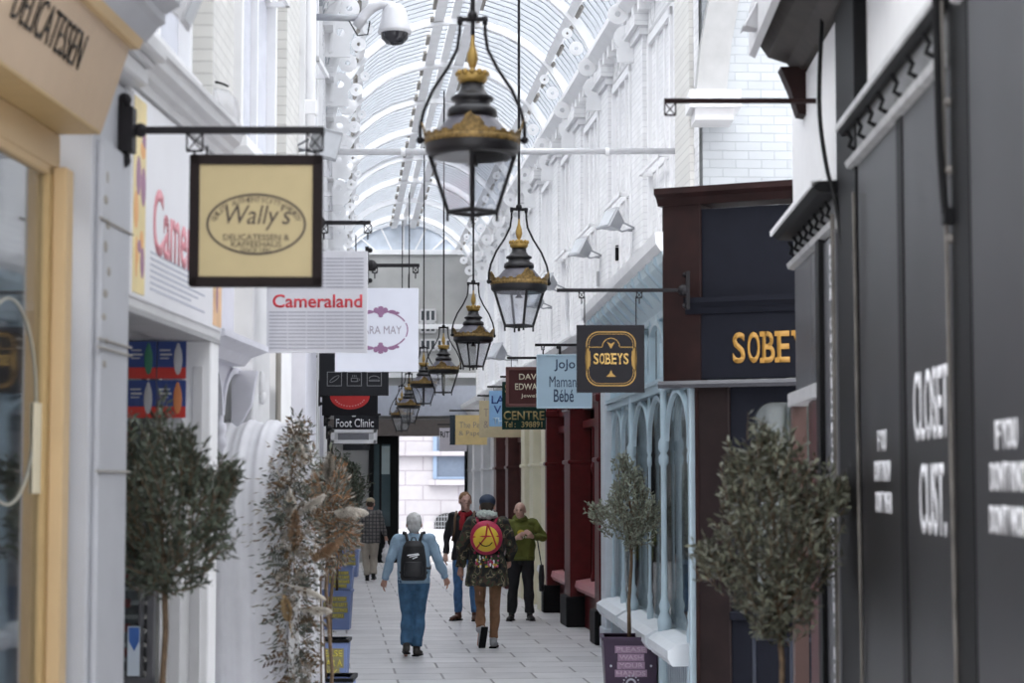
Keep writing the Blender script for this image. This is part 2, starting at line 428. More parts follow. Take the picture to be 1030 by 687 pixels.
sbuild(MB().box(xl+.1, xr-.1, YE-.12, YE, 3.66, 4.42), 'trim_%d' % ntr, mat('lavender_band', (.50,.53,.60), .5)); ntr += 1
sbuild(MB().box(xl+.1, xr-.1, YE-.16, YE, 4.62, 4.74), 'trim_%d' % ntr, white); ntr += 1
sbuild(MB().box(xl+.1, xr-.1, YE-.5, YE, 3.15, 3.56), 'trim_%d' % ntr, mat('brown_lintel', (.13,.11,.10), .6)); ntr += 1
for i, (u0, u1, v0, v1) in enumerate(((423,438,312,323), (423,438,325,334), (423,438,342,352), (440,453,342,352))):
    a, b = P(u0, v1, YE), P(u1, v0, YE); t = struct('window_%d' % (nwin+1), (a.x, YE, a.z)); nwin += 1
    W, H = b.x-a.x, b.z-a.z
    box(0, W, -.03, 0, 0, H).build('pane', mat('dark_pane', (.08,.09,.10), .2), t)
    f = MB(); [f.box(W*k/3-.02, W*k/3+.02, -.06, -.02, 0, H) for k in range(4)]; f.box(0, W, -.06, -.02, -.03, .02); f.box(0, W, -.06, -.02, H-.02, H+.03)
    f.build('window_frame', offwhite, t)
for i in range(9):
    pass
# door leaves and black posts of the way out
d = struct('door_1', (-2.86, YE-.1, 0))
m = MB(); m.box(-.10, .03, -.12, .05, 0, 3.15); m.box(-.72, -.60, -.12, .05, 0, 3.15); m.box(-.6, -.1, -.08, .0, 0, .9); m.box(-.6, -.1, -.08, 0, 2.95, 3.15); m.box(-.46, -.40, -.09, .0, .9, 2.95); m.box(-.18, -.10, -.09, 0, .9, 2.95)
m.build('door_frame', black, d); box(-.6, -.1, -.06, -.03, .9, 2.95).build('pane', mat('door_pane', (.06,.09,.10), .1), d)
box(-.40, -.2, -.08, -.06, 2.2, 2.9).build('notice', mat('pale_notice', (.35,.42,.42), .5), d)
d = struct('door_2', (-1.13, YE-.1, 0))
m = MB(); m.box(-.04, .02, -.9, .1, 0, 3.1); m.build('door_frame', black, d)
box(.02, .2, -.4, -.36, .3, 3.0).build('pane', mat('blue_pane', (.35,.48,.65), .2), d)

# ---- building across the street
YB = 84.0
fb = MB(); fb.box(-16, 8, YB, YB+1, 0, 14); sbuild(fb, 'wall_street', ashlar)
fb = MB(); fb.box(-16, 8, YB-.25, YB, 3.1, 3.3).box(-16, 8, YB-.15, YB, 0, .35); sbuild(fb, 'trim_%d' % ntr, ashlar); ntr += 1
a, b = P(438, 482, YB), P(469, 428, YB)
t = struct('window_%d' % (nwin+1), (a.x, YB, a.z)); nwin += 1; W, H = b.x-a.x, b.z-a.z
box(0, W, -.05, 0, 0, H).build('pane', mat('blue_grey_pane', (.12,.15,.20), .1), t)
f = MB(); f.box(-.1, .06, -.12, 0, 0, H); f.box(W-.06, W+.1, -.12, 0, 0, H); f.box(0, W, -.1, 0, H*.5, H*.5+.08); f.box(0, W, -.1, 0, 0, .1); f.build('window_frame', mat('grey_blue_frame', (.2,.27,.38), .4), t)
box(-.3, W+.3, -.3, 0, -.25, -.02).build('window_sill', ashlar, t)
a, b = P(437, 532, YB), P(463, 516, YB)
t = struct('window_%d' % (nwin+1), ((a.x+b.x)/2, YB, a.z)); nwin += 1; W, H = (b.x-a.x)/2, b.z-a.z
m = MB(); m.prism([(-W, 0)]+[(-W*math.cos(PI*i/12), H*.35+H*.65*math.sin(PI*i/12)) for i in range(13)]+[(W, 0)], -.16, -.02, 'xz')
m.build('pane', darkint, t)
m = MB()
for i in range(9): x = -W+2*W*(i+.5)/9; m.box(x-.012, x+.012, -.22, -.18, .02, H*.35+H*.6*math.sqrt(max(0, 1-(x/W)**2)))
for i in range(3): m.box(-W, W, -.22, -.18, .1+i*.2, .13+i*.2)
m.build('grille', metal_grey, t)
# ================================================================== SHOPFRONTS, LEFT
RN = -math.atan(.04); OL = (-2.04, 5.0, 0)
def T3(parent, name, m, *boxes, bevel=0, label=None, smooth=False):
    mb = MB(); [mb.box(*b) for b in boxes]; return mb.build(name, m, parent, bevel=bevel, label=label)
t = thing('delicatessen_shopfront', 'tan painted shopfront with tilted fascia reading DELICATESSEN, nearest on the left', 'shopfront', OL, RN)
fa = MB(); fa.profile([(0, 3.60), (.125, 3.99), (-.1, 3.99), (-.1, 3.60)], .3, 4.02); fa = fa.build('fascia', tan_face, t)
# letters laid on the tilted face
me = text_mesh('DELICATESSEN', 2.88, .235, .98, .155, x=0, bold=-.012, t=.004)
Mt = Matrix.Translation((.004, 0, 3.60)) @ Matrix.Rotation(math.atan2(.125, .39), 4, 'Y'); lt = MB(); lt.add(me, Mt); lt.build('lettering', black, fa); bpy.data.meshes.remove(me)
m = MB(); m.profile([(-.1, 3.99), (.16, 3.99), (.18, 4.03), (-.1, 4.03)], .3, 4.06); m.build('bead', tan, t)
m = MB(); m.profile([(-.1, 4.03), (.18, 4.03), (.24, 4.10), (.27, 4.12), (.27, 4.16), (.34, 4.20), (.36, 4.30), (-.1, 4.34)], .3, 4.10); m.build('cornice', pilaster_grey, t)
T3(t, 'soffit', tan_dark, (-.40, -.0, .3, 4.0, 3.585, 3.60), bevel=.002)  # same paint as the frame, with the soffit's shade put into the colour
T3(t, 'head_rail', tan, (-.30, -.19, .3, 4.02, 3.42, 3.585), (-.24, -.19, .3, 4.0, 3.38, 3.42), bevel=.005)
T3(t, 'door_post', tan, (-.19, -.125, 3.90, 4.02, 0, 3.42), bevel=.006)
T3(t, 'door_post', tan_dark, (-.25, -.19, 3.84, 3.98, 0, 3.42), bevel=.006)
T3(t, 'window_pane', glass_mat('reflecting_glass', (.62,.66,.70), .45, .04), (-.225, -.215, .3, 3.86, .6, 3.4))
T3(t, 'stall_riser', tan, (-.27, -.2, .3, 3.9, 0, .6), (-.27, -.16, .3, 3.9, .6, .66), bevel=.01)
T3(t, 'added_backing', mat('pale_added_backing', (.42,.43,.44), .8, var=.2, scale=1.5), (-.62, -.58, .3, 3.8, .3, 3.4))  # unseen sheet added behind the glass, its grey standing for pale reflections
m = MB(); m.ring(3.36, 2.34, .42, .44, .010, -.213, -.208, 48); o = m.build('window_emblem', mat('pale_gold_vinyl', (.36,.35,.29), .5), t)
T3(t, 'notice', mat('cream_notice', (.66,.60,.44), .6), (-.21, -.205, 3.72, 3.84, 1.95, 2.35))

t = thing('pilaster', 'pale grey painted pilaster with chipped edges between the delicatessen and the camera shop', 'pilaster', (OL[0]+.132, 9.12, 0), RN)
m = MB(); m.box(-.28, -.03, 0, .68, 0, 3.95); m.box(-.03, .0, .06, .62, .25, 3.6); m.box(-.28, .05, -.02, .72, 0, .22)
m.build('shaft', pilaster_grey, t, bevel=.008)
m = MB(); m.box(-.28, .06, -.04, .72, 3.97, 4.06); m.box(-.28, .15, -.05, .73, 4.09, 4.18); m.box(-.28, .10, -.04, .72, 4.06, 4.09); m.build('capital', offwhite, t, bevel=.012)
m = MB()
for z in (2.05, 2.62, 2.66, 3.22): m.tube([(.005, 0.0, z), (.005, .66, z)], .006, 6)
m.build('strap', stone, t)
m = MB(); random.seed(3)
for i in range(9):
    z = 2.55+i*.11; y = .12+random.random()*.1; m.ball((.0, y, z), (.006, .02+.03*random.random(), .012+.02*random.random()), 8, 5)
m.build('chipped_paint', stone, t)

# camera shop
OC = (-2.04-.05+.04*4.83, 9.83, 0)
t = thing('camera_shop_shopfront', 'white shopfront under an illuminated Cameraland fascia with a recessed entrance', 'shopfront', OC, RN)
fx = mat('lightbox_face', (.84,.84,.87), .35, var=.03, scale=2)
lb = T3(t, 'fascia_box', offwhite, (-.30, -.01, 0, 2.47, 2.87, 3.99), bevel=.01)
fc = T3(lb, 'fascia_face', fx, (-.01, .0, .03, 2.44, 2.93, 3.96))
redt = mat('red_lettering', (.60,.035,.05), .5, var=.02)
lettering(fc, mat('overexposed_red_lettering', (.72,.28,.32), .5), [('Cameraland', 1.38, 3.37, 1.75, .36, dict(bold=.02, x=.0))])  # red lettering with the pink of overexposure put into its colour
def picture(name, cols, y0, y1, z0, z1, par, x=.0, n=5, seed=1):
    random.seed(seed); p = MB().box(x, x+.004, y0, y1, z0, z1).build(name, cols[0], par)
    for k, c in enumerate(cols[1:]):
        mb = MB()
        for i in range(n):
            y = y0+(y1-y0)*(.15+.7*random.random()); z = z0+(z1-z0)*(.1+.8*random.random()); w = (y1-y0)*.2*(random.random()+.3); h = (z1-z0)*.09*(random.random()+.3)
            mb.ball((x+.005, y, z), (.002, min(w, y-y0, y1-y), min(h, z-z0, z1-z)), 12, 6)
        split_loose(mb.build('picture_shape', c, p))
    return p
picture('fascia_picture', [mat('yellow_print', (.80,.66,.34), .5, var=.15, scale=3), mat('orange_print', (.80,.42,.16), .5), mat('purple_print', (.36,.18,.28), .5)], .04, .30, 2.95, 3.94, fc, seed=4)
picture('fascia_picture', [mat('orange_print2', (.80,.52,.30), .5, var=.2, scale=4), MATS['yellow_print'], MATS['purple_print']], 2.16, 2.42, 2.95, 3.94, fc, seed=8)
m = MB()
for i in range(7): m.box(.0, .002, .45, 1.9-.2*(i % 3), 3.19-i*.032, 3.20-i*.032)
m.build('small_print', mat('grey_print', (.5,.52,.60), .6), fc)
m = MB(); m.profile([(-.3, 3.99), (.01, 3.99), (.02, 4.03), (.05, 4.05), (.06, 4.08), (.10, 4.11), (.11, 4.16), (.13, 4.17), (.13, 4.20), (-.3, 4.24)], -.04, 2.50); m.build('cornice', offwhite, t)
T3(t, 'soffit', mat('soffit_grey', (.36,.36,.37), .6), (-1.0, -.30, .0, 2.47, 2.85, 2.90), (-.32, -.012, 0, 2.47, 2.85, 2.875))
pl = T3(t, 'end_pilaster', white, (-.32, -.02, 2.22, 2.47, 0, 2.86), bevel=.008); T3(pl, 'fluting', offwhite, (-.25, -.19, 2.205, 2.22, .2, 2.7), (-.13, -.07, 2.205, 2.22, .2, 2.7))
dkf = mat('dark_window_frame', (.10,.10,.11), .4)
T3(t, 'window_frame', dkf, (-.37, -.33, 2.12, 2.2, 0.0, 2.85), (-.42, -.40, 2.12, 2.2, .7, 2.85), (-1.0, -.33, 2.12, 2.2, .72, .84), (-1.0, -.33, 2.10, 2.2, 2.78, 2.85), (-1., -.33, 2.13, 2.2, 0, .72), bevel=.004)
T3(t, 'window_pane', glass_shop, (-1.0, -.40, 2.155, 2.165, .84, 2.78))
T3(t, 'shutter', mat('grey_shutter', (.13,.13,.135), .5), *[(-1.0, -.40, 2.26, 2.29, .86+i*.085, .92+i*.085) for i in range(23)])
T3(t, 'shutter_stripe', mat('red_strip', (.42,.035,.03), .5), *[(-.66, -.50, 2.235, 2.26, .95+i*.148, 1.0+i*.148) for i in range(11)])
T3(t, 'entrance_door', darkint, (-1.05, -1.0, 0, 2.2, 0, 2.85))
# posters in that window
pb = mat('poster_blue', (.02,.05,.22), .4, var=.05); prd = mat('poster_red', (.55,.03,.02), .4, var=.03); pg = mat('poster_green', (.04,.20,.12), .5); po = mat('poster_orange', (.62,.22,.08), .5); pw = mat('poster_grey', (.5,.5,.52), .5)
k = 0
for r, (z0, z1) in enumerate(((2.62, 2.845), (2.385, 2.61))):
    for c_, (u0, u1) in enumerate(((129, 157), (158, 187))):
        a, b = P(u0, 400, 11.93), P(u1, 400, 11.93); W = b.x-a.x; H = z1-z0
        where = ['upper', 'lower'][r]+' '+['left', 'right'][c_]
        pt = thing('poster', 'blue and red printed poster in the camera shop window, %s of four' % where, 'poster', (a.x, 11.93, z0), -PI/2, 'posters in the camera shop window')
        sh = box(0, .006, 0, W, 0, H).build('sheet', pb, pt); T3(sh, 'red_band', prd, (.006, .008, 0, W, 0, H*.30))
        m = MB(); m.ball((.008, W*.72, H*.5), (.003, W*.15, H*.40), 12, 8); m.ball((.008, W*.72, H*.8), (.003, W*.08, H*.16), 10, 6); split_loose(m.build('picture_shape', [pg, pw, pw, po][k], sh))
        m = MB(); m.box(.006, .008, W*.08, W*.45, H*.74, H*.78); m.box(.006, .008, W*.1, W*.5, H*.62, H*.67); m.box(.006, .008, W*.1, W*.4, H*.53, H*.56); m.build('small_print', pw, sh)
        k += 1
a, b = P(128, 680, 11.95), P(141, 630, 11.95); W = b.x-a.x; H = b.z-a.z
pt = thing('window_sticker', 'white notice with a blue shield shape low in the camera shop window', 'notice', (a.x, 11.95, a.z), -PI/2)
sh = box(0, .004, 0, W, 0, H).build('sheet', mat('pale_blue_sheet', (.55,.62,.70), .5), pt); m = MB(); m.prism([(W*.1, H*.98), (W*.95, H*.98), (W*.95, H*.7), (W*.55, H*.5), (W*.1, H*.7)], .004, .006); m.build('shield', mat('sticker_blue', (.04,.13,.42), .4), sh)

# lilac shopfront with arched fanlights
OA = (-1.97, 12.36, 0)
t = thing('arched_shopfront', 'pale lilac shopfront with turned columns and arched fanlights behind the draped arch', 'shopfront', OA, RN)
m = MB()
for y in (.10, .72, 1.34, 2.4, 3.4):
    m.lathe([(.05, 0), (.05, .5), (.035, .55), (.028, 1.2), (.03, 2.22), (.05, 2.25), (.05, 2.29), (.035, 2.31), (.05, 2.35), (.05, 2.39), (.03, 2.41), (.03, 2.47)], 14, (-.10, y, 0)); 
split_loose(m.build('turned_column', lilac, t, smooth=True))
m = MB()
for y0, y1 in ((.10, .72), (.72, 1.34), (1.34, 2.4), (2.4, 3.4)):
    c_ = (y0+y1)/2; r = (y1-y0)/2; m.ring(c_, 2.46, r, .36, .045, -.12, -.07, 20, 0, PI)
    for s in (-1, 1): m.prism([(c_+s*r, 2.46)]+[(c_+s*(r)*math.cos(a), 2.46+.36*math.sin(a)) for a in [PI/2*i/8 for i in range(9)]]+[(c_+s*r, 2.82)], -.11, -.09)
m.build('fanlight_arches', lilac, t)
T3(t, 'window_pane', mat('olive_grey_pane', (.30,.31,.29), .12, var=.2, scale=2), (-.2, -.19, .05, 3.8, .6, 2.9))
m = MB(); m.profile([(-.2, 2.82), (0, 2.82), (.05, 2.88), (.17, 2.92), (.17, 2.96), (-.2, 3.0)], .05, 1.75); m.build('transom_cornice', lilac, t)
m = MB(); m.prism([(-.12, 2.98), (-.02, 2.98), (.02, 3.2), (-.03, 3.4), (.03, 3.6), (.02, 3.8), (-.12, 3.8)], .55, .63, 'xz'); m.prism([(-.12, 2.3), (.02, 2.55), (.06, 2.8), (-.12, 2.8)], 1.9, 1.98, 'xz'); split_loose(m.build('scroll_bracket', lilac, t))
T3(t, 'fascia', mat('olive_grey_fascia', (.28,.27,.24), .6), (-.16, -.13, .02, .5, 3.0, 3.8)); T3(t, 'upper_panel', lilac, (-.15, -.08, .5, 1.75, 2.96, 3.85))
T3(t, 'stall_riser', lilac, (-.2, -.05, .05, 3.8, 0, .6)); m = MB(); m.profile([(-.2, 3.84), (-.02, 3.84), (.1, 3.94), (.14, 4.02), (-.2, 4.06)], 0, 5.4); m.build('cornice', offwhite, t)
pl = T3(t, 'pilaster', offwhite, (-.2, .02, 2.0, 2.75, 0, 3.85), (-.2, .05, 1.95, 2.8, 0, .3), bevel=.01)
m = MB(); m.ball((.03, 2.3, 2.72), (.03, .06, .10), 12, 8); m.ball((.04, 2.3, 2.62), (.03, .05, .05), 12, 8); m.build('scroll', offwhite, pl, smooth=True)
m = MB(); m.tube([(.06, 2.9, .0), (.06, 2.9, 3.9)], .022, 8); m.build('dark_pipe', stone, t)
T3(t, 'pilaster', white, (-.2, .04, 3.0, 3.7, 0, 3.85), (-.2, .08, 2.95, 3.75, 3.3, 3.45), bevel=.01)
T3(t, 'pilaster', lilac, (-.2, .06, 4.4, 5.0, 0, 3.85), (-.2, .09, 4.38, 5.02, 0, .3), bevel=.01)

for i, (y0, y1, mm, desc) in enumerate(((18.1, 26.0, white, 'white painted shopfront seen edge-on beyond the arched one on the left'), (26.0, 35.0, lilac, 'pale grey shopfront edge-on behind the blue planters on the left'), (35.0, 42.5, white, 'white shopfront edge-on by the man in the checked jacket'), (42.5, 49.6, white, 'last white shopfront on the left, with black posts, before the way out'))):
    t = thing('shopfront', desc, 'shopfront', (XL(y0), y0, 0), AF); L = (y1-y0)*1.004
    nb = 3; m = MB()
    for k in range(nb+1): y = k*L/nb; m.box(-.3, .05, max(0, y-.18), min(L, y+.18), 0, 3.8); m.box(-.3, .09, max(0, y-.22), min(L, y+.22), 0, .3)
    split_loose(m.build('pilaster', mm, t, bevel=.01))
    T3(t, 'stall_riser', mm, (-.2, -.02, 0, L, 0, .55), (-.2, .04, 0, L, .55, .62)); T3(t, 'window_pane', mat('dark_reflecting_pane', (.06,.07,.075), .08), (-.16, -.15, 0, L, .6, 2.9))
    m = MB(); [m.box(-.14, -.08, k*L/12-.02, k*L/12+.02, .6, 2.9) for k in range(1, 12)]; m.build('glazing_bars', black if i == 3 else mm, t)
    T3(t, 'fascia', [darkint, lilac, navy, white][i], (-.2, -.04, 0, L, 2.9, 3.7)); m = MB(); m.profile([(-.2, 3.7), (0, 3.7), (.16, 3.9), (.18, 4.02), (-.2, 4.05)], 0, L); m.build('cornice', white, t)
    if i == 3:
        m = MB(); [m.box(.08, .2, y-.05, y+.05, 0, 3.0) for y in (1.2, 2.6, 4.0, 5.4)]; split_loose(m.build('black_post', black, t))

# ================================================================== RIGHT, NEAR: black hoarding
def yN(u): return 13.3-1.495/((u-515)/2000-.03)
ON = (XN(13.3), 13.3, 0)
t = thing('hoarding', 'black glossy closed shopfront boards with white CLOSET lettering, nearest on the right', 'hoarding', ON, TH_RN)
yB0, yB1, yC0, yC1, yD0, yD1 = yN(866), yN(905), yN(912), yN(960), yN(979), 8.2
for i, (a, b) in enumerate(((yB0, yB1), (yC0, yC1), (yD0, yD1))):
    pn = T3(t, 'board_panel', hoard, (-.08, 0, a, b, .15, 3.66 if i < 2 else 4.3))
    if i == 0: lettering(pn, txt_white, [("IF YOU", yN(887), 2.20, .26, .105, dict(x=.001, bold=.02)), ("DON'T KNOW", yN(887), 2.055, .50, .105, dict(x=.001, bold=.02)), ("DON'T WEAR", yN(888), 1.905, .50, .105, dict(x=.001, bold=.02))])
    if i == 1: lettering(pn, txt_white, [("CLOSET", yN(936), 2.325, .80, .30, dict(x=.001, bold=.015)), ("CUST.", yN(937), 1.93, .60, .30, dict(x=.001, bold=.015))])
    if i == 2: lettering(pn, txt_white, [("IF YOU", yN(1012), 2.165, .34, .105, dict(x=.001, bold=.02)), ("DON'T KNOW", yN(1016), 2.02, .66, .105, dict(x=.001, bold=.02)), ("DON'T WORRY", yN(1016), 1.87, .70, .105, dict(x=.001, bold=.02))])
pill = lambda a, b, z1, px=.06: T3(t, 'pillar', black, (-.1, px, a, b, 0, z1), (-.1, px+.03, a-.01, b+.01, 0, .2), bevel=.008)
pill(yN(846), yN(865), 7.2, .01); pill(yN(906), yN(912), 3.66, .006); pill(yN(961), yN(980), 7.2, .004)
tr = mat('pillar_trim', (.12,.11,.10), .4, var=.3)
m = MB(); 
for (a, z0, z1) in ((yN(867), 0.0, 3.5), (yN(961), 1.0, 3.9)): m.tube([(.01, a, z0), (.03, a, z1)], .010, 6)
for k in range(3): m.ball((.01, yN(962), 2.95+k*.27), .02, 8, 6)
split_loose(m.build('pillar_bead', tr, t))
silver = mat('pale_moulding', (.52,.52,.52), .3, var=.2)
for (a, b, z) in ((yN(861), yN(905), 3.68), (yN(906), yN(958), 3.68), (yN(972), 8.2, 3.86)):
    fr = T3(t, 'frieze', mat('frieze_black', (.14,.14,.14), .35), (-.08, .0, a, b, z, z+.19))
    m = MB(); m.profile([(0, z-.03), (.035, z-.02), (.045, z+.01), (0, z+.025)], a, b); m.build('frieze_moulding', silver, fr)
    m = MB(); n = max(3, int((b-a)/.34))
    for k in range(n):
        y = a+(b-a)*(k+.5)/n; m.tube([(.01, y, z+.05), (.045, y, z+.07), (.03, y, z+.11), (.055, y, z+.15)], .012, 6)
    split_loose(m.build('scroll_stud', black, fr))
m = MB(); m.profile([(-.1, 3.87), (.03, 3.87), (.05, 3.90), (.05, 3.925), (-.1, 3.935)], yN(855), yN(960)); m.build('cornice', black, t)
m = MB(); m.profile([(.051, 3.895), (.062, 3.90), (.062, 3.93), (.02, 3.94)], yN(855), yN(960)); m.build('cornice_edge', silver, t)
# boarded unit beyond it, with a side strip of vertical lettering
t = thing('shopfront', 'dark grey glossy closed shopfront with maroon doorway beyond the black pillar on the right', 'shopfront', ON, TH_RN)
T3(t, 'transom_panel', mat('grey_gloss_panel', (.10,.10,.11), .25, var=.2, scale=2), (-.06, -.0, .06, .95, 2.60, 3.42), (-.06, .0, .98, 1.5, 2.60, 3.42), bevel=.004)
T3(t, 'transom_rail', mat('pale_rail', (.55,.55,.56), .4), (-.06, .05, .0, 1.5, 2.50, 2.59), bevel=.006)
T3(t, 'door_post', mat('pink_brown_wood', (.11,.055,.045), .4), (-.06, .03, .0, .14, 0, 2.5), (-.06, .02, 1.0, 1.14, 2.1, 2.5)); T3(t, 'door_post', redpaint, (-.06, .02, .92, 1.45, 0, 2.5), bevel=.01)
T3(t, 'doorway', darkint, (-.4, -.3, .1, 1.0, 0, 2.5))
st = T3(t, 'side_board', mat('grey_side_board', (.11,.11,.12), .3), (-.06, .01, yN(832), yN(844), 0, 3.4))
m = MB(); random.seed(5)
for k in range(30):
    z = 3.33-k*.085; h = .022+.014*random.random(); y = (yN(838)+yN(840))/2
    if k % 11 != 4: m.box(.01, .012, y-.05, y+.05, z-h, z+h) if k % 3 == 0 else m.ring(y, z, .05, h*1.1, .016, .01, .012, 10)
m.build('lettering', txt_white, st)
T3(t, 'pillar', black, (-.08, .04, 1.48, yN(832), 0, 3.45), bevel=.008); m = MB(); m.tube([(.03, yN(845), 0), (.03, yN(845), 3.5)], .012, 8); split_loose(m.build('pillar_bead', tr, t))
fr = T3(t, 'frieze', MATS['frieze_black'], (-.08, 0, .0, 2.2, 3.44, 3.62))
m = MB(); m.profile([(0, 3.42), (.04, 3.43), (.05, 3.46), (0, 3.48)], .0, 2.2); m.build('frieze_moulding', silver, fr)
m = MB()
for k in range(8): y = .2+k*.27; m.tube([(.01, y, 3.49), (.045, y, 3.51), (.03, y, 3.55), (.055, y, 3.59)], .012, 6)
split_loose(m.build('scroll_stud', black, fr))
m = MB(); m.profile([(-.1, 3.62), (.10, 3.63), (.14, 3.66), (.14, 3.69), (-.1, 3.70)], -.05, 2.2); m.build('cornice', black, t); m = MB(); m.profile([(.141, 3.655), (.152, 3.66), (.152, 3.69), (.08, 3.705)], -.06, 2.2); m.build('cornice_edge', white, t)
T3(t, 'white_fascia', MATS['lit_white_board'], (-.06, .0, .0, 2.2, 3.70, 4.6))
m = MB(); m.profile([(-.1, 4.62), (.03, 4.62), (.10, 4.70), (.22, 4.74), (.30, 4.86), (-.1, 4.9)], .60, 4.0); m.build('upper_cornice', mat('brown_cornice', (.035,.028,.024), .6, var=.3), t)
m = MB(); m.profile([(.301, 4.74), (.34, 4.76), (.34, 5.06), (-.1, 5.08), (-.1, 4.905), (.30, 4.89)], .58, 4.0); m.build('upper_cornice_edge', offwhite, t)
m = MB(); m.prism([(-.05, 4.32), (.05, 4.34), (.10, 4.5), (.16, 4.64), (-.05, 4.64)], .62, .80, 'xz'); m.build('corbel', brown, t)

# ================================================================== dark cross front
RS = -PI/2-.44; OS = (1.275, 16.80, 0)
t = thing('jewellers_shopfront', 'navy and dark wood shopfront facing the walk, fascia reading SOBEYS in gold', 'shopfront', OS, RS)
y_ = lambda u: (u-667)/119/.90
T3(t, 'fascia_pillar', brown, (-.35, 0, 0, y_(704), 2.83, 4.36), bevel=.01)
T3(t, 'upper_board', navy, (-.1, -.03, y_(704), 1.6, 3.52, 4.30)); 
m = MB(); m.profile([(-.2, 3.40), (.02, 3.41), (.03, 3.46), (.07, 3.50), (.07, 3.545), (-.2, 3.57)], y_(690), 1.6); m.build('fascia_cornice', navy, t)
fb_ = T3(t, 'fascia', navy, (-.1, .0, y_(704), 1.6, 2.86, 3.42), bevel=.004)
yb = y_(734)
m = MB(); m.profile([(-.3, 4.34), (.02, 4.34), (.06, 4.40), (.11, 4.43), (.11, 4.48), (-.3, 4.5)], -.03, 1.6); m.build('top_cornice', brown, t)
m = MB(); m.profile([(-.3, 2.79), (.03, 2.79), (.05, 2.82), (.03, 2.85), (-.3, 2.86)], -.03, 1.6); m.build('fascia_sill', mat('navy_gloss', (.05,.05,.06), .25), t)
T3(t, 'pier', dkbrown, (-.3, -.05, y_(698), y_(728), 0, 2.8), bevel=.01); T3(t, 'pier_edge', brown, (-.3, -.04, y_(696), y_(699), 0, 2.8))
m = MB(); y0, y1, z0, z1 = y_(749), 1.45, .93, 2.66; r = .15
m.box(-.14, -.09, y_(728), y0, .8, 2.8); m.box(-.14, -.09, y0, 1.6, z1, 2.8); m.box(-.14, -.09, y1, 1.6, .8, 2.8)
for s, yc in ((1, y0), (-1, y1)): m.prism([(yc, z1), (yc, z1-r)]+[(yc+s*(r-r*math.cos(a)), z1-r+r*math.sin(a)) for a in [PI/2*i/8 for i in range(9)]], -.14, -.09)
m.build('window_frame', navy, t)
T3(t, 'window_sill', navy, (-.14, -.02, y_(728), 1.6, .86, .93), bevel=.008)
T3(t, 'window_pane', glass_shop, (-.13, -.12, y0, y1, .93, z1)); T3(t, 'display_back', mat('display_grey', (.40,.40,.32), .8), (-.55, -.5, y0-.1, 1.7, .8, 2.8))
T3(t, 'lower_panel', navy, (-.14, -.08, y_(728), 1.6, 0, .86)); m = MB()
for (a, b) in ((.75, 1.1), (1.16, 1.5)): m.box(-.08, -.065, a, b, .70, .73); m.box(-.08, -.065, a, b, .12, .15); m.box(-.08, -.065, a, a+.03, .12, .73); m.box(-.08, -.065, b-.03, b, .12, .73)
m.build('panel_moulding', mat('navy_gloss2', (.03,.035,.05), .3), t)
dp = mat('display_red', (.4,.03,.03), .4); T3(t, 'display_case', dp, *[(-.4, -.3, y_(752)+k*.09, y_(752)+k*.09+.06, .93, 1.0) for k in range(5)])

# ================================================================== pale blue shopfront
RB = PI+.047; OB = (1.17, 24.5, 0)
t = thing('pale_blue_shopfront', 'pale blue painted shopfront with slender turned columns, white sills and tall panes', 'shopfront', OB, RB)
L = 7.7
T3(t, 'end_pilaster', mat('pale_grey_blue', (.60,.65,.70), .4), (-.3, .08, .0, .55, 0, 3.2), (-.3, .1, 0, .57, 0, .25), bevel=.01)
T3(t, 'end_pilaster', bluepaint, (-.3, .04, 7.62, 7.72, 0, 3.2), bevel=.01)
T3(t, 'window_pane', glass_mat('blue_shop_glass', (.80,.84,.86), .38, .02), (-.05, -.04, .55, 7.62, .6, 2.85), (-.05, -.04, .55, 7.62, 2.95, 3.6))
ys = [.62, 3.1, 5.9, 7.58]
for a, b in zip(ys, ys[1:]):
    m = MB(); m.profile([(-.1, .44), (.16, .44), (.20, .50), (.20, .57), (.12, .62), (-.1, .66)], a+.1, b-.1); m.build('window_sill', bluesill, t)
    rp = T3(t, 'riser_panel', bluepaint, (-.1, .0, a+.05, b-.05, 0, .46)); m = MB(); n = int((b-a)/.13)
    for k in range(n): m.box(0, .02, a+.1+k*.13, a+.17+k*.13, .05, .42)
    m.build('beading', mat('grey_beading', (.33,.38,.43), .4), rp)
m = MB()
def colm(mb, y, r=.045, x=.03):
    mb.lathe([(r*1.6, .0), (r*1.6, .5), (r*1.2, .55), (r*1.7, .62), (r*1.9, .72), (r*1.1, .80), (r*1.5, .86), (r*.9, .92), (r*.75, 1.4), (r*.8, 2.15), (r*1.3, 2.18), (r*1.3, 2.24), (r*.8, 2.27), (r*1.4, 2.31), (r*1.4, 2.37), (r*.8, 2.42), (r*.9, 2.85), (r, 3.3)], 14, (x, y, 0))
for y in (3.1, 5.9): colm(m, y, .036)
for y in (.75, 1.9, 2.9, 4.5, 5.7, 7.45): colm(m, y, .019, .0)
split_loose(m.build('turned_column', bluepaint, t, smooth=True))
m = MB(); m.box(-.06, .05, .5, 7.65, 2.85, 2.95); m.box(-.06, .07, .5, 7.65, 2.93, 2.97)
for a, b in ((.75, 1.9), (1.9, 3.1), (3.1, 4.5), (4.5, 5.9), (5.9, 7.45)):
    m.ring((a+b)/2, 2.38, (b-a)/2, .46, .04, -.02, .02, 20, 0, PI); m.ring((a+b)/2, 3.15, (b-a)/2, .42, .05, -.02, .03, 20, 0, PI)
for k in range(11): y = .75+k*.67; m.box(-.03, .03, y-.02, y+.02, 2.95, 3.6)
m.build('transom', bluepaint, t)
m = MB(); m.profile([(-.2, 3.55), (.02, 3.56), (.03, 3.62), (.10, 3.74), (.24, 3.88), (.26, 3.96), (-.2, 3.98)], 0, L); m.build('cove', mat('pale_blue_cove', (.56,.67,.72), .4), t)
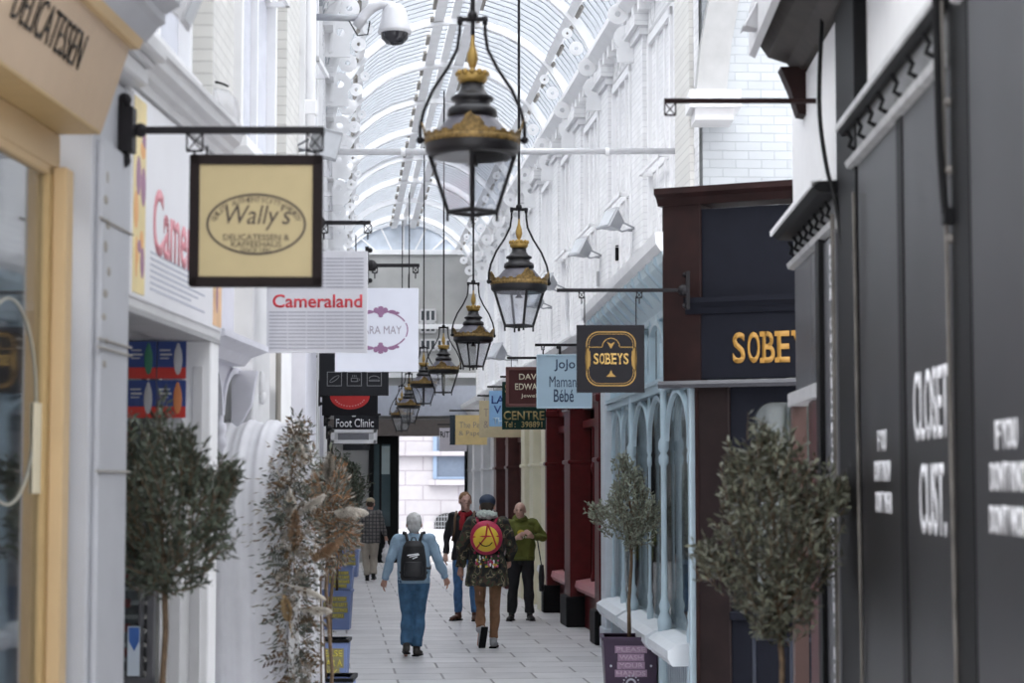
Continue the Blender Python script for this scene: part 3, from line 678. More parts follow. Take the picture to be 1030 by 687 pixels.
m = MB(); m.profile([(-.2, 3.98), (.27, 3.96), (.31, 4.02), (.32, 4.12), (-.2, 4.16)], 0, L); cn = m.build('cornice', white, t)
m = MB()
for k in range(12): y = .4+k*.62; m.prism([(.0, 3.62), (.12, 3.72), (.28, 3.9), (.27, 3.97), (.0, 3.97)], y-.03, y+.03, 'xz')
split_loose(m.build('cornice_bracket', bluepaint, t))
T3(t, 'display', mat('pale_display', (.40,.40,.38), .8, var=.9, scale=2.2), (-.9, -.8, .3, 7.7, .1, 3.4)); m = MB(); random.seed(11)
for k in range(14):
    y = .8+k*.49; h = .25+random.random()*.5; m.lathe([(.03, 0), (.06, .02), (.10, h*.4), (.12, h*.7), (.04, h*.85), (.06, h)], 12, (-.35, y, .62))
m.build('display_pieces', mat('display_mixed', (.16,.14,.12), .5, var=.8), t, smooth=True)

# ================================================================== far right shopfronts
def far_shop(y0, y1, mm, paint2, label, piers, plinth=None, sill=white, glassm=None, corn=white, name='shopfront', tz=2.75, dep=.35):
    O = (XR(y1), y1, 0); L = (y1-y0)*1.004; t = thing(name, label, 'shopfront', O, TH_RF)
    for pw_, (ya, yb) in enumerate(piers):
        p = MB(); p.box(-.3, .18, ya, yb, 0, 3.3); p.box(-.3, .22, ya-.02, yb+.02, 3.0, 3.1); p.box(-.3, .21, ya-.01, yb+.01, tz-.5, tz-.44); p = p.build('pier', mm, t, bevel=.015)
        q = MB(); q.box(-.3, .24, ya-.03, yb+.03, 0, .42); q.build('pier_base', plinth or mm, p, bevel=.015)
    T3(t, 'window_pane', glassm or glass_shop, (-.12, -.11, 0, L, .6, 3.0))
    T3(t, 'stall_riser', paint2, (-.15, -.02, 0, L, 0, .55)); m = MB(); m.profile([(-.15, .5), (.08, .5), (.12, .56), (.10, .64), (-.15, .68)], 0, L); m.build('window_sill', sill, t)
    m = MB(); m.box(-.14, .0, 0, L, tz, tz+.1); m.box(-.14, .0, 0, L, 3.0, 3.12)
    n = max(3, int(L/.8))
    for k in range(n+1): y = L*k/n; m.lathe([(.03, .6), (.05, .7), (.03, .8), (.02, 1.5), (.02, 2.1), (.045, 2.2), (.02, 2.3), (.03, tz)], 10, (-.06, y, 0))
    m.build('glazing_frame', mm, t)
    T3(t, 'fascia', paint2, (-.2, .02, 0, L, 3.1, 3.62))
    m = MB(); m.profile([(-.2, 3.6), (.04, 3.6), (.20, 3.78), (.30, 3.82), (.32, 3.92), (-.2, 3.97)], 0, L); m.build('cornice', corn, t)
    T3(t, 'shop_interior', midint, (-.8, -.75, 0, L, 0, 3.1))
    return t
creamp = cream; brownred = mat('brown_red_wood', (.07,.02,.018), .4, var=.2)
far_shop(24.6, 31.0, redpaint, redpaint, 'dark red painted shopfront with glossy piers on black bases', [(0, .25), (2.6, 3.3), (5.9, 6.35)], plinth=black, sill=mat('pink_sill', (.50,.22,.23), .4), glassm=glass_mat('red_shop_glass', (.25,.22,.22), .2), corn=offwhite)
far_shop(31.0, 35.0, creamp, creamp, 'cream painted shopfront between the red shop and the brown doorway', [(0, .6), (1.5, 2.1), (3.4, 4.0)], sill=white, corn=white)
far_shop(35.0, 41.0, brownred, brownred, 'brown wooden shopfront with a dark doorway behind the three standing men', [(0, .6), (2.8, 3.4)], sill=brownred, glassm=glass_mat('brown_shop_glass', (.2,.2,.2), .15), corn=white)
far_shop(41.0, 49.8, offwhite, offwhite, 'off-white last shopfront on the right before the way out', [(0, .7), (2.5, 3.0), (5.2, 5.8), (8.0, 8.8)], sill=white, corn=white)
# ================================================================== LANTERNS
def make_lantern():
    t = thing('hanging_lantern', '', 'lantern', (0, 0, 0), 0, 'lanterns hanging along the arcade')
    # origin at the underside of the lantern
    rod = MB().tube([(0, 0, 1.13), (0, 0, 5.2)], .013, 8).build('suspension_rod', blackiron, t)
    m = MB(); m.tube([(-.085, 0, 1.11), (.085, 0, 1.11)], .014, 8); m.ball((0, 0, 1.13), (.03, .03, .03), 10, 8); m.tube([(0, 0, 1.02), (0, 0, 1.13)], .01, 8)
    for s in (-1, 1): m.tube([(s*.07, 0, 1.125), (s*.07, 0, 1.08)], .016, 8)
    m.build('crosspiece', blackiron, rod, smooth=True)
    for s in (-1, 1):
        pts = [(s*.07, 0, 1.11), (s*.072, 0, 1.03), (s*.085, 0, .94), (s*.14, 0, .83), (s*.22, 0, .71), (s*.272, 0, .59), (s*.292, 0, .50), (s*.292, 0, .43)]
        m = MB().tube(pts, .010, 8); m.ball((s*.292, 0, .425), .022, 10, 8); m.tube([(s*.292, 0, .425), (s*.23, 0, .425)], .011, 8); m.build('yoke_arm', blackiron, t, smooth=True)
    MB().lathe([(0, 1.04), (.008, 1.02), (.012, .97), (.028, .92), (.032, .88), (.02, .84), (.012, .83), (.03, .815), (.03, .80)], 16).build('finial', gold, t, smooth=True)
    m = MB(); m.lathe([(0, .805), (.07, .805), (.085, .79), (.085, .765), (.07, .745), (0, .745)], 24)
    for k in range(12): a = 2*PI*k/12; m.ball((.08*math.cos(a), .08*math.sin(a), .80), .018, 8, 6)
    m.build('finial_collar', gold, t, smooth=True)
    m = MB(); m.lathe([(.0, .75), (.065, .75), (.07, .71), (.09, .68), (.12, .665), (.12, .65), (.10, .64), (.10, .62), (.135, .60), (.14, .585), (.14, .56), (.12, .55)], 28); m.build('vent_stack', lampblack, t, smooth=True)
    MB().lathe([(.118, .56), (.15, .53), (.20, .47), (.235, .44), (.25, .425)], 32).build('roof_cone', lamp_roof, t, smooth=True)
    m = MB(); n = 48
    # fretted gallery with four raised corners
    for k in range(n):
        a0, a1 = 2*PI*k/n, 2*PI*(k+1)/n; f = lambda a: max(0, math.cos(4*(a-PI/4*0)/1)) if 0 else max(0, math.cos(2*a)**8 if 0 else abs(math.cos(2*a))**10)
        r0, r1 = .262, .29
        v = []
        for a in (a0, a1):
            hh = .03+.085*f(a)+(.012 if k % 2 else 0); c, s = math.cos(a), math.sin(a)
            v.append([m.bm.verts.new((rr*c, rr*s, z)) for rr, z in ((r0, .415), (r1-.02+.02*f(a), .415+hh), (r1-.026+.02*f(a), .415+hh), (r0-.006, .415))])
        for q in range(4): m.bm.faces.new([v[0][q], v[0][(q+1)%4], v[1][(q+1)%4], v[1][q]])
    m.build('gallery', mat('worn_gold_fret', (.22,.14,.045), .5, metal=.3, var=.6, scale=40), t)
    m = MB(); m.lathe([(.255, .44), (.268, .43), (.268, .40), (.24, .395), (.24, .44)], 32); m.build('gold_rim', MATS['worn_gold_fret'], t, smooth=True)
    m = MB(); m.lathe([(.262, .40), (.262, .36), (.235, .33), (.215, .33), (.215, .40)], 32); m.build('lower_rim', lampblack, t, smooth=True)
    rt, rb, zt, zb = .238, .135, .34, .02
    m = MB()
    for k in range(4):
        a = PI/2*k-PI/2; c, s = math.cos(a), math.sin(a); m.tube([(rt*c, rt*s, zt), (rb*c, rb*s, zb)], .0125, 6)
    q = [(rb*math.cos(PI/2*k), rb*math.sin(PI/2*k), zb) for k in range(4)]
    for k in range(4): m.tube([q[k], q[(k+1) % 4]], .014, 6)
    for k in range(4): m.tube([tuple(1.02*x for x in q[k][:2])+(zb,), tuple(1.02*x for x in q[k][:2])+(-.03,)], .009, 6)
    m.tube([(0, 0, zb), (0, 0, -.03)], .012, 6)
    m.build('cage', lampblack, t)
    for k in range(4):
        a0, a1 = PI/2*k, PI/2*(k+1); m = MB()
        v = [m.bm.verts.new(p) for p in [(rt*.985*math.cos(a0), rt*.985*math.sin(a0), zt), (rt*.985*math.cos(a1), rt*.985*math.sin(a1), zt), (rb*math.cos(a1), rb*math.sin(a1), zb), (rb*math.cos(a0), rb*math.sin(a0), zb)]]
        m.bm.faces.new(v); m.build('glass_pane', glass_lamp, t)
    m = MB(); m.lathe([(0, .34), (.02, .34), (.022, .30), (.035, .29), (.035, .28), (0, .28)], 12); m.build('lamp_holder', lampblack, t)
    return t
lamp0 = make_lantern()
LD = [(475, 217, 11.0, 'largest black and gold lantern, hanging nearest the viewer at the top of the walk', .0),
      (522, 330, 18.4, 'second largest black and gold lantern, up and left of the black SOBEYS sign', .30),
      (476, 370, 26.0, 'third black and gold lantern back, hanging just behind and left of the second one', .35),
      (446, 396, 33.3, 'fourth black and gold lantern back, next to the pale violet RA MAY sign', -.05),
      (426, 407, 38.6, 'fifth lantern back, partly hidden between the fourth lantern and the RA MAY sign', .1),
      (411, 426, 44.3, 'sixth lantern back, small and overlapping the farthest one', .2),
      (404, 434, 48.6, 'farthest and smallest lantern, in front of the brown lintel at the way out', .0)]
for i, (u, v, Y, lab, rz) in enumerate(LD):
    o = lamp0 if i == 0 else copy_tree(lamp0)
    o.location = P(u, v, Y); o.location.z += .0; o.rotation_euler.z = rz; o['label'] = lab
    ztop = (6.98+1.80-(.011*(Y-18) if Y > 18 else 0))-o.location.z
    for ch in o.children:
        if ch.name.startswith('suspension_rod'):
            ch.data = ch.data.copy()
            for vv in ch.data.vertices:
                if vv.co.z > 3: vv.co.z = ztop

# ================================================================== HANGING SIGNS
def bracket(u0, u1, v, Y, label, side, wall=None, h=.03, clasps=(), chain=True, m=None, deep=.05, big=0):
    """iron bar between two pixels at depth Y; side 'l': wall at u0, 'r': wall at u1"""
    a, b = P(u0, v, Y), P(u1, v, Y); L = b.x-a.x
    wx = 0 if side == 'l' else L
    t = thing('sign_bracket', label, 'bracket', (a.x+wx, Y, a.z-.0)); m = m or blackiron; s = 1 if side == 'l' else -1
    MB().box(min(0, s*L), max(0, s*L), -.012, .012, -h/2, h/2).build('bar', m, t, bevel=.003)
    w = MB(); w.box(*sorted((-s*.03, s*.0)), -.03, .03, -.16, .16); w.ball((s*.01, 0, .13), .022, 8, 6); w.ball((s*.01, 0, -.13), .022, 8, 6); w.ball((s*.02, 0, 0), .05, 10, 8)
    if big: w.box(-.02, .05, -.05, .05, -.11, .11); w.ball((.08, 0, 0), .035, 10, 8); w.ball((.0, 0, .15), .035, 10, 8); w.ball((.0, 0, -.15), .035, 10, 8)
    w.build('wall_plate', m, t)
    for uc in clasps:
        x = P(uc, v, Y).x-(a.x+wx); c = MB(); r = deep
        for q in (-r*.55, r*.55): c.box(x+q-.004, x+q+.004, -.006, .006, -h/2-r*1.2, -h/2)
        c.box(x-r*.55, x+r*.55, -.006, .006, -h/2-r*1.2-.006, -h/2-r*1.2+.004)
        c.tube([(x-r*.5, 0, -h/2), (x+r*.5, 0, -h/2-r*1.2)], .004, 6); c.tube([(x+r*.5, 0, -h/2), (x-r*.5, 0, -h/2-r*1.2)], .004, 6)
        if chain: c.tube([(x, 0, -h/2-r*1.2), (x, 0, -h/2-r*1.2-.05)], .006, 6)
        c.build('clasp', m, t)
    return t
def sign(u0, v0, u1, v1, Y, label, m, name='hanging_sign', frame=None, fw=.03, th=.03, yaw=0, hooks=.04, edge=None):
    a, b = P(u0, v1, Y), P(u1, v0, Y); W, H = b.x-a.x, b.z-a.z
    t = thing(name, label, 'sign', ((a.x+b.x)/2, Y, a.z), -PI/2+yaw)
    t['W'] = W; t['H'] = H
    bd = box(-th/2, th/2, -W/2, W/2, 0, H).build('board', m, t, bevel=.002)
    if frame:
        f = MB(); x = th/2+.012
        f.box(-x, x, -W/2-.0, W/2, H-fw, H+.004); f.box(-x, x, -W/2, W/2, -.004, fw); f.box(-x, x, -W/2-.004, -W/2+fw, 0, H); f.box(-x, x, W/2-fw, W/2+.004, 0, H)
        f.build('frame', frame, t, bevel=.003)
    if hooks:
        for s in (-1, 1): MB().tube([(0, s*W*.38, H-.002), (0, s*W*.38, H+hooks)], .005, 6).build('hook', blackiron, t)
    del t['W']; del t['H']
    return t, bd, W, H, lambda u, v: ((P(u, v, Y).x-(a.x+b.x)/2), P(u, v, Y).z-a.z), th/2
def letters_px(bd, q, x, m, rows, name='lettering', **k):
    """rows: text, centre u, centre v, width px, height px in the photograph"""
    L = []
    for r in rows:
        (y0, z0), (y1, z1) = q(r[1]-r[3]/2, r[2]+r[4]/2), q(r[1]+r[3]/2, r[2]-r[4]/2)
        d = dict(x=x+.0005); d.update(k)
        if len(r) > 5: d.update(r[5])
        L.append((r[0], (y0+y1)/2, (z0+z1)/2, y1-y0, z1-z0, d))
    return lettering(bd, m, L, name)

# Wally's
bracket(125, 326, 131, 9.62, 'black iron sign bar on the grey pilaster, carrying the square cream sign', 'l', h=.035, clasps=(196, 317), deep=.07, big=1)
wy, bd, W, H, q, x = sign(191, 157, 324, 288, 9.62, "square cream sign with a dark frame and an oval reading Wally's", mat('sign_cream', (.46,.375,.20), .5, var=.03), frame=mat('sign_dark_frame', (.014,.009,.009), .7, spec=.2), fw=.045, yaw=.03, hooks=.05)
ink = mat('brown_ink', (.05,.035,.025), .5)
(cy, cz) = q(258, 226); rx, rz_ = abs(q(308, 226)[0]-q(208, 226)[0])/2, abs(q(258, 195)[1]-q(258, 257)[1])/2
MB().ring(cy, cz, rx, rz_, .011, x, x+.002, 56).build('oval', ink, bd)
def script_w():
    pass
letters_px(bd, q, x, ink, [("Wally's", 260, 219, 66, 26, dict(shear=.25, bold=.0)), ('DELICATESSEN &', 258, 239, 66, 6, dict(bold=.0)), ('KAFFEEHAUS', 258, 246, 50, 6, dict(bold=.0)), ('SINCE 1981', 257, 252, 30, 4)])
# text following the oval
tx = 'QUALITY AUTHENTICITY VARIETY'; am = MB()
for i, ch in enumerate(tx):
    if ch == ' ': continue
    a = math.radians(168-156*i/(len(tx)-1)); ex, ez = rx*.86, rz_*.80
    me = text_mesh(ch, 0, 0, .015 if ch == 'I' else .02, .026, x=0, t=.002)
    if ch == 'I':
        for v in me.vertices: v.co.y *= .35
    tang = math.atan2(ez*math.cos(a), -ex*math.sin(a)); rot = math.atan2(-ez*math.cos(a), ex*math.sin(a))
    am.add(me, Matrix.Translation((x, cy+ex*math.cos(a), cz+ez*math.sin(a))) @ Matrix.Rotation(rot, 4, 'X')); bpy.data.meshes.remove(me)
am.build('curved_lettering', ink, bd)

# Cameraland
bracket(318, 373, 224, 14.5, 'black iron bar holding the white Cameraland sign', 'l', clasps=(326, 370), deep=.05)
s_, bd, W, H, q, x = sign(268, 253, 370, 355, 14.5, 'square white slatted sign reading Cameraland in red', mat('slat_white', (.66,.66,.70), .5, var=.02), hooks=.12)
m = MB()
for i in range(26):
    v = 260+i*3.6
    if 289 < v < 314: continue
    for (ua, ub) in ((271, 289), (290, 308), (309, 327), (328, 346), (347, 366)):
        (y0, z0), (y1, z1) = q(ua, v+.9), q(ub, v-.5); m.box(x, x+.003, y0, y1, z0, z1)
m.build('slat_pattern', mat('slat_shadow_grey', (.42,.42,.47), .6), bd)
letters_px(bd, q, x, redt, [('Cameraland', 319.5, 303, 90, 13.5, dict(bold=.03))])
# RA MAY
bracket(371, 422, 267, 16.9, 'black iron bar holding the white sign with the violet floral ring', 'l', clasps=(377, 418), deep=.04)
s_, bd, W, H, q, x = sign(337, 290, 421, 374, 16.9, 'pale white sign with a violet floral ring around RA MAY', mat('sign_pale_white', (.66,.68,.76), .5, var=.02), hooks=.12)
vio = mat('violet_print', (.26,.13,.24), .5)
letters_px(bd, q, x, mat('grey_violet_lettering', (.30,.27,.32), .5), [('TARA MAY', 382, 332, 44, 8)])
m = MB(); (cy, cz) = q(383, 332); 
for a0, a1, w in ((.15*PI, .42*PI, .012), (-.42*PI, -.15*PI, .012), (-.12*PI, .12*PI, .010), (.58*PI, .85*PI, .012), (-.85*PI, -.58*PI, .012)): m.ring(cy, cz, .235, .165, w, x, x+.002, 12, a0, a1)
for s in (-1, 1):
    zc = cz+s*.155
    for (dy, dz, ry, rz2) in ((0, 0, .035, .035), (.04, .012, .022, .026), (-.04, .012, .022, .026), (0, .035, .024, .014), (0, -.035, .02, .014), (.095, -.012*s*0, .035, .016), (-.095, 0, .035, .016), (.14, -.01, .02, .012), (-.14, -.01, .02, .012)):
        m.ball((x+.001, cy+dy, zc+s*dz), (.002, ry, rz2), 12, 6)
m.build('floral_ring', vio, bd)
# icons sign
bracket(316, 393, 346, 20.6, 'thin dark bar above the charcoal sign with three outlined food pictures', 'l', clasps=())
s_, bd, W, H, q, x = sign(321, 355, 391, 398, 20.6, 'charcoal sign with three outlined squares showing food, below the pale floral sign', mat('sign_charcoal', (.028,.029,.034), .7, spec=.2), hooks=.08)
m = MB(); 
def outline(m, y0, y1, z0, z1, w, xx):
    m.box(xx, xx+.003, y0, y1, z0, z0+w); m.box(xx, xx+.003, y0, y1, z1-w, z1); m.box(xx, xx+.003, y0, y0+w, z0, z1); m.box(xx, xx+.003, y1-w, y1, z0, z1)
ow = mat('outline_grey', (.28,.28,.30), .5)
for i, u in enumerate((329, 349, 369)):
    (y0, z0), (y1, z1) = q(u, 388.5), q(u+15, 374); outline(m, y0, y1, z0, z1, .007, x); cy, cz = (y0+y1)/2, (z0+z1)/2
    if i == 0: 
        me = MB().ring(0, 0, .06, .02, .006, 0, .003, 20).mesh('q'); m.add(me, Matrix.Translation((x, cy, cz)) @ Matrix.Rotation(.6, 4, 'X'))
    if i == 1: outline(m, cy-.035, cy+.035, cz-.03, cz+.012, .007, x); m.ring(cy+.042, cz-.008, .016, .014, .005, x, x+.003, 12); [m.box(x, x+.003, cy+k*.018-.003, cy+k*.018+.003, cz+.02, cz+.04) for k in (-1, 0, 1)]
    if i == 2: m.ring(cy, cz+.005, .055, .03, .007, x, x+.003, 16, 0, PI); outline(m, cy-.055, cy+.055, cz-.025, cz-.008, .006, x)
m.build('food_outlines', ow, bd)
# red disc sign
s_, bd, W, H, q, x = sign(324, 398, 380, 418, 24.5, 'black sign with the lower half of a red disc, under the charcoal food sign', mat('sign_black', (.014,.014,.017), .7, spec=.2), hooks=.03)
bracket(322, 382, 395.5, 24.5, 'thin dark bar of the black sign with the red disc', 'l', clasps=())
m = MB(); c0 = q(352, 399); r1 = abs(q(372, 399)[0]-c0[0]); zt = H-.004
m.prism([(c0[0]+r1*math.cos(a), zt+r1*.68*math.sin(a)) for a in [PI+PI*i/20 for i in range(21)]], x, x+.003); m.build('red_disc', mat('sign_red', (.60,.03,.03), .5), bd)
am = MB(); tx = 'FOOTCARE AND ALARMS'; tx = 'REPAIRS AND KEYS'
for i in range(13):
    a = math.radians(205+130*i/12); am.bx((x+.004, c0[0]+r1*.78*math.cos(a), zt+r1*.68*.76*math.sin(a)), (.002, .014, .014))
am.build('curved_lettering', mat('pink_lettering', (.75,.45,.42), .5), bd)
# Foot Clinic
s_, bd, W, H, q, x = sign(336, 418, 381, 432, 27.2, 'dark sign reading Foot Clinic in white', MATS['sign_charcoal'], hooks=0)
letters_px(bd, q, x, txt_white, [('Foot Clinic', 357, 425.5, 38, 8.5, dict(bold=.01))])
m = MB(); c0 = q(356, 418.5); m.ball((x+.001, c0[0], c0[1]), (.002, .03, .012), 12, 6); m.build('mark', txt_white, bd)
bracket(328, 383, 417, 27.2, 'slim bar over the Foot Clinic sign', 'l', clasps=())
s_, bd, W, H, q, x = sign(333, 432, 379, 446, 30.0, 'white framed small sign below Foot Clinic', offwhite, frame=white, fw=.05, hooks=.0)
y0, z0 = q(340, 443); y1, z1 = q(371, 436); box(x, x+.004, y0, y1, z0, z1).build('grey_panel', mat('panel_grey', (.2,.2,.22), .5), bd)
bracket(330, 381, 431, 30.0, 'slim bar over the small white framed sign', 'l', clasps=())
s_, bd, W, H, q, x = sign(345, 447, 372, 453, 36.0, 'smallest dark sign on the left, under the white framed one', MATS['sign_charcoal'], hooks=0)
bracket(331, 374, 446, 36.0, 'slim bar of the smallest dark sign on the left', 'l', clasps=())

# right-hand signs
bracket(560, 690, 292, 16.6, 'black iron bar from the dark wooden pillar carrying the black SOBEYS sign', 'r', clasps=(585, 643), deep=.04)
s_, bd, W, H, q, x = sign(580, 327, 648, 395, 16.6, 'square black sign with gold SOBEYS inside a rounded gold outline', mat('sign_black_gold', (.016,.015,.018), .7, spec=.2), hooks=.24)
go = mat('gold_print', (.40,.24,.06), .45)
def rrect(m, cy, cz, a, b, r, w, x0, x1, n=8):
    def path(a, b, r): return [(cy+sx*(a-r)+r*math.cos(t), cz+sz*(b-r)+r*math.sin(t)) for sx, sz, t0 in ((1, 1, 0), (-1, 1, PI/2), (-1, -1, PI), (1, -1, 3*PI/2)) for t in [t0+PI/2*i/n for i in range(n+1)]]
    A, B = path(a, b, r), path(a-w, b-w, max(.001, r-w)); N = len(A); V = []
    for i in range(N): V.append([m.bm.verts.new(p) for p in [(x0, *A[i]), (x0, *B[i]), (x1, *B[i]), (x1, *A[i])]])
    for i in range(N):
        P0, P1 = V[i], V[(i+1) % N]
        for k in range(4): m.bm.faces.new([P0[k], P0[(k+1)%4], P1[(k+1)%4], P1[k]])
sc1 = W/68
(cy, cz) = q(614.5, 361)
m = MB(); rrect(m, cy, cz, 25*sc1, 27.5*sc1, 13*sc1, .009, x, x+.002); rrect(m, cy, cz, 22.5*sc1, 25*sc1, 11*sc1, .004, x, x+.002)
m.ring(cy, cz+12*sc1, 9*sc1, 9*sc1, .006, x, x+.002, 20, 0, PI); m.box(x, x+.002, cy-22*sc1, cy-9*sc1, cz+11.3*sc1, cz+12*sc1); m.box(x, x+.002, cy+9*sc1, cy+22*sc1, cz+11.3*sc1, cz+12*sc1)
m.prism([(cy, cz+10*sc1), (cy-4*sc1, cz+17*sc1), (cy, cz+15*sc1), (cy+4*sc1, cz+17*sc1)], x, x+.002); m.prism([(cy-5*sc1, cz-18*sc1), (cy+5*sc1, cz-18*sc1), (cy+1.5*sc1, cz-15*sc1), (cy, cz-11*sc1), (cy-1.5*sc1, cz-15*sc1)], x, x+.002)
for s in (-1, 1): m.prism([(cy+s*25*sc1, cz+13*sc1), (cy+s*25.6*sc1, cz), (cy+s*25*sc1, cz-13*sc1), (cy+s*21*sc1, cz-7*sc1), (cy+s*20.5*sc1, cz), (cy+s*21*sc1, cz+7*sc1)], x, x+.002)
m.build('gold_outline', go, bd)
def slab_word(bd, word, cy, cz, w, h, x, m, t=.003, sw=.22):
    mb = MB(); n = len(word); cw = w/n
    for i, ch in enumerate(word):
        yc = cy-w/2+cw*(i+.5); me = text_mesh(ch, yc, cz, cw*.84, h, x=x, bold=.045, t=t); mb.add(me); bpy.data.meshes.remove(me)
        L, R, b_, tp = yc-cw*.42, yc+cw*.42, cz-h/2, cz+h/2; e = h*.16; g = cw*.12
        spots = {'B': [(L, b_), (L, tp)], 'E': [(L, b_), (L, tp)], 'Y': [(L+g, tp), (R-g, tp), (yc, b_)]}.get(ch, [])
        for (yy, zz) in spots:
            z0 = zz if zz == b_ else zz-e; mb.box(x, x+t+.0005, yy-g*1.3, yy+g*1.3, z0, z0+e)
    return mb.build('lettering', m, bd)
slab_word(bd, 'SOBEYS', cy, cz, 36*sc1, 11*sc1, x, mat('gold_print_bright', (.56,.36,.10), .45))
slab_word(fb_, 'SOBEYS', yb+.375, 3.115, .77, .26, .001, gold_flat, t=.008)
# JoJo Maman Bebe
bracket(538, 604, 347, 21.6, 'black iron bar carrying the light blue sign', 'r', clasps=(546, 590), deep=.03)
s_, bd, W, H, q, x = sign(540, 357, 595, 410.5, 21.6, 'light blue square sign reading JoJo Maman Bébé', mat('sign_light_blue', (.42,.56,.66), .5, var=.02), frame=mat('sign_pale_edge', (.5,.64,.72), .5), fw=.012, hooks=.06)
db = mat('dark_blue_ink', (.04,.07,.13), .5)
letters_px(bd, q, x, db, [('JoJo', 568, 367.5, 21, 12, dict(bold=.012)), ('Maman', 566, 384, 27, 11, dict(bold=.0)), ('Bébé', 567, 398, 20, 13, dict(bold=.012))])
# David Edwards
bracket(510, 562, 360, 24.5, 'black iron bar carrying the maroon jeweller sign', 'r', clasps=())
s_, bd, W, H, q, x = sign(509, 369.5, 553, 409, 24.5, 'maroon wooden sign with cream DAVID EDWARDS lettering', mat('sign_maroon', (.06,.014,.013), .6, spec=.3), frame=mat('sign_maroon_frame', (.12,.035,.03), .4), fw=.035, hooks=.10)
cr = mat('cream_lettering', (.62,.56,.42), .5)
letters_px(bd, q, x, cr, [('DAVID', 535, 379, 20+6, 6, dict(bold=.03)), ('EDWARDS', 536, 389, 36, 6.5, dict(bold=.03)), ('Jeweller', 536, 398.5, 24, 5)])
# Centre, green
bracket(503, 552, 379, 28.5, 'slim bar of the dark green sign', 'r', clasps=())
s_, bd, W, H, q, x = sign(505, 384, 549, 432, 28.5, 'dark green sign with gold CENTRE and a telephone line', mat('sign_green', (.006,.03,.023), .6, spec=.2), hooks=.08)
letters_px(bd, q, x, mat('dull_gold', (.32,.25,.10), .5), [('SHOPPING', 527, 391, 38, 9, dict(bold=.03)), ('CENTRE', 527, 418, 41, 9, dict(bold=.03)), ('Tel :', 513, 427, 11, 6, dict(bold=.02)), ('398891', 535, 427, 21, 6, dict(bold=.03))])
# light blue LAV
bracket(490, 534, 389, 32.8, 'slim bar of the bright blue sign', 'r', clasps=())
s_, bd, W, H, q, x = sign(492, 393, 531, 429, 32.8, 'bright blue sign with dark blue letters beginning LA and V', mat('sign_bright_blue', (.28,.50,.78), .5), hooks=.05)
letters_px(bd, q, x, mat('royal_ink', (.02,.06,.25), .5), [('LA', 501, 402, 13, 8, dict(bold=.05)), ('V', 500.5, 412, 8, 8, dict(bold=.05))]); letters_px(bd, q, x, mat('pale_blue_ink', (.55,.72,.88), .5), [('TH', 501, 423.5, 10, 7, dict(bold=.03))], name='pale_lettering')
# tan signs
bracket(480, 532, 398, 36.5, 'slim bar of the pale tan sign', 'r', clasps=())
s_, bd, W, H, q, x = sign(482, 403, 526, 440, 36.5, 'pale tan sign partly behind the bright blue and green ones', mat('sign_pale_tan', (.62,.52,.33), .5), hooks=.04)
letters_px(bd, q, x, mat('grey_brown_ink', (.36,.28,.24), .5), [('T', 489, 415, 4.5, 8), ('&', 489, 427, 5, 7)])
bracket(452, 500, 413, 42.0, 'slim double bar of the yellow stationery sign', 'r', clasps=())
s_, bd, W, H, q, x = sign(458, 417.5, 490, 447.5, 42.0, 'yellow sign reading The Pen & Paper with a dark left edge', mat('sign_yellow', (.78,.60,.28), .5), hooks=.03)
(y0, z0), (y1, z1) = q(452.5, 447.5), q(458, 417.5); box(-x-.004, x+.004, y0, y1, z0, z1).build('dark_edge', mat('sign_dark_teal', (.02,.035,.05), .5), bd)
letters_px(bd, q, x, MATS['grey_brown_ink'], [('The Pen', 474, 427.5, 24, 6), ('& Paper', 474, 436.5, 25, 6)])
bracket(440, 478, 427, 47.5, 'slim bar of the small white sign nearest the way out', 'r', clasps=())
s_, bd, W, H, q, x = sign(442, 430.5, 470, 454, 47.5, 'small pinkish white sign nearest the way out, under the yellow sign', mat('sign_pinkish', (.62,.58,.62), .5), hooks=.03)
letters_px(bd, q, x, black, [('RIT', 447.5, 437, 9, 6, dict(bold=.02))])
bracket(668, 832, 101.5, 12.0, 'long empty iron sign bar high on the right, nothing hanging from it', 'r', clasps=(674,), h=.03, chain=False, deep=.06, m=brown)

# ================================================================== LIGHTS ON THE WALLS, CCTV, CABLES
def floodlight(loc, rz, s, label, tilt=.5, m=None):
    m = m or metal_grey
    t = thing('floodlight', label, 'floodlight', loc, rz, 'floodlights on the walls'); t.scale = (s, s, s)
    R = Matrix.Rotation(-tilt, 4, 'Y'); Tm = Matrix.Translation((.32, 0, .06))
    h = MB(); v0 = [(-.05, -.07, -.06), (-.05, .07, -.06), (-.05, .07, .06), (-.05, -.07, .06)]; v1 = [(.12, -.14, -.12), (.12, .14, -.12), (.12, .14, .12), (.12, -.14, .12)]
    A = [h.bm.verts.new(Tm @ R @ Vector(p)) for p in v0]; B = [h.bm.verts.new(Tm @ R @ Vector(p)) for p in v1]
    h.bm.faces.new(A); h.bm.faces.new(B[::-1]); [h.bm.faces.new([A[k], B[k], B[(k+1)%4], A[(k+1)%4]]) for k in range(4)]
    h.box(.115, .135, -.16, .16, -.14, .14, Tm @ R); h.build('lamp_head', m, t, bevel=.008)
    box(.136, .14, -.13, .13, -.11, .11).build('lens', mat('lens_grey', (.5,.52,.55), .15), t).matrix_local = Tm @ R
    y = MB(); y.tube([(0, 0, 0), (.16, 0, 0)], .018, 8); y.tube([(.16, -.16, 0), (.16, .16, 0)], .012, 6); [y.tube([(.16, s_*.16, 0), (.32, s_*.16, .06)], .012, 6) for s_ in (-1, 1)]; y.build('yoke', m, t)
    box(-.02, .01, -.06, .06, -.06, .06).build('wall_plate', m, t, bevel=.005)
    return t
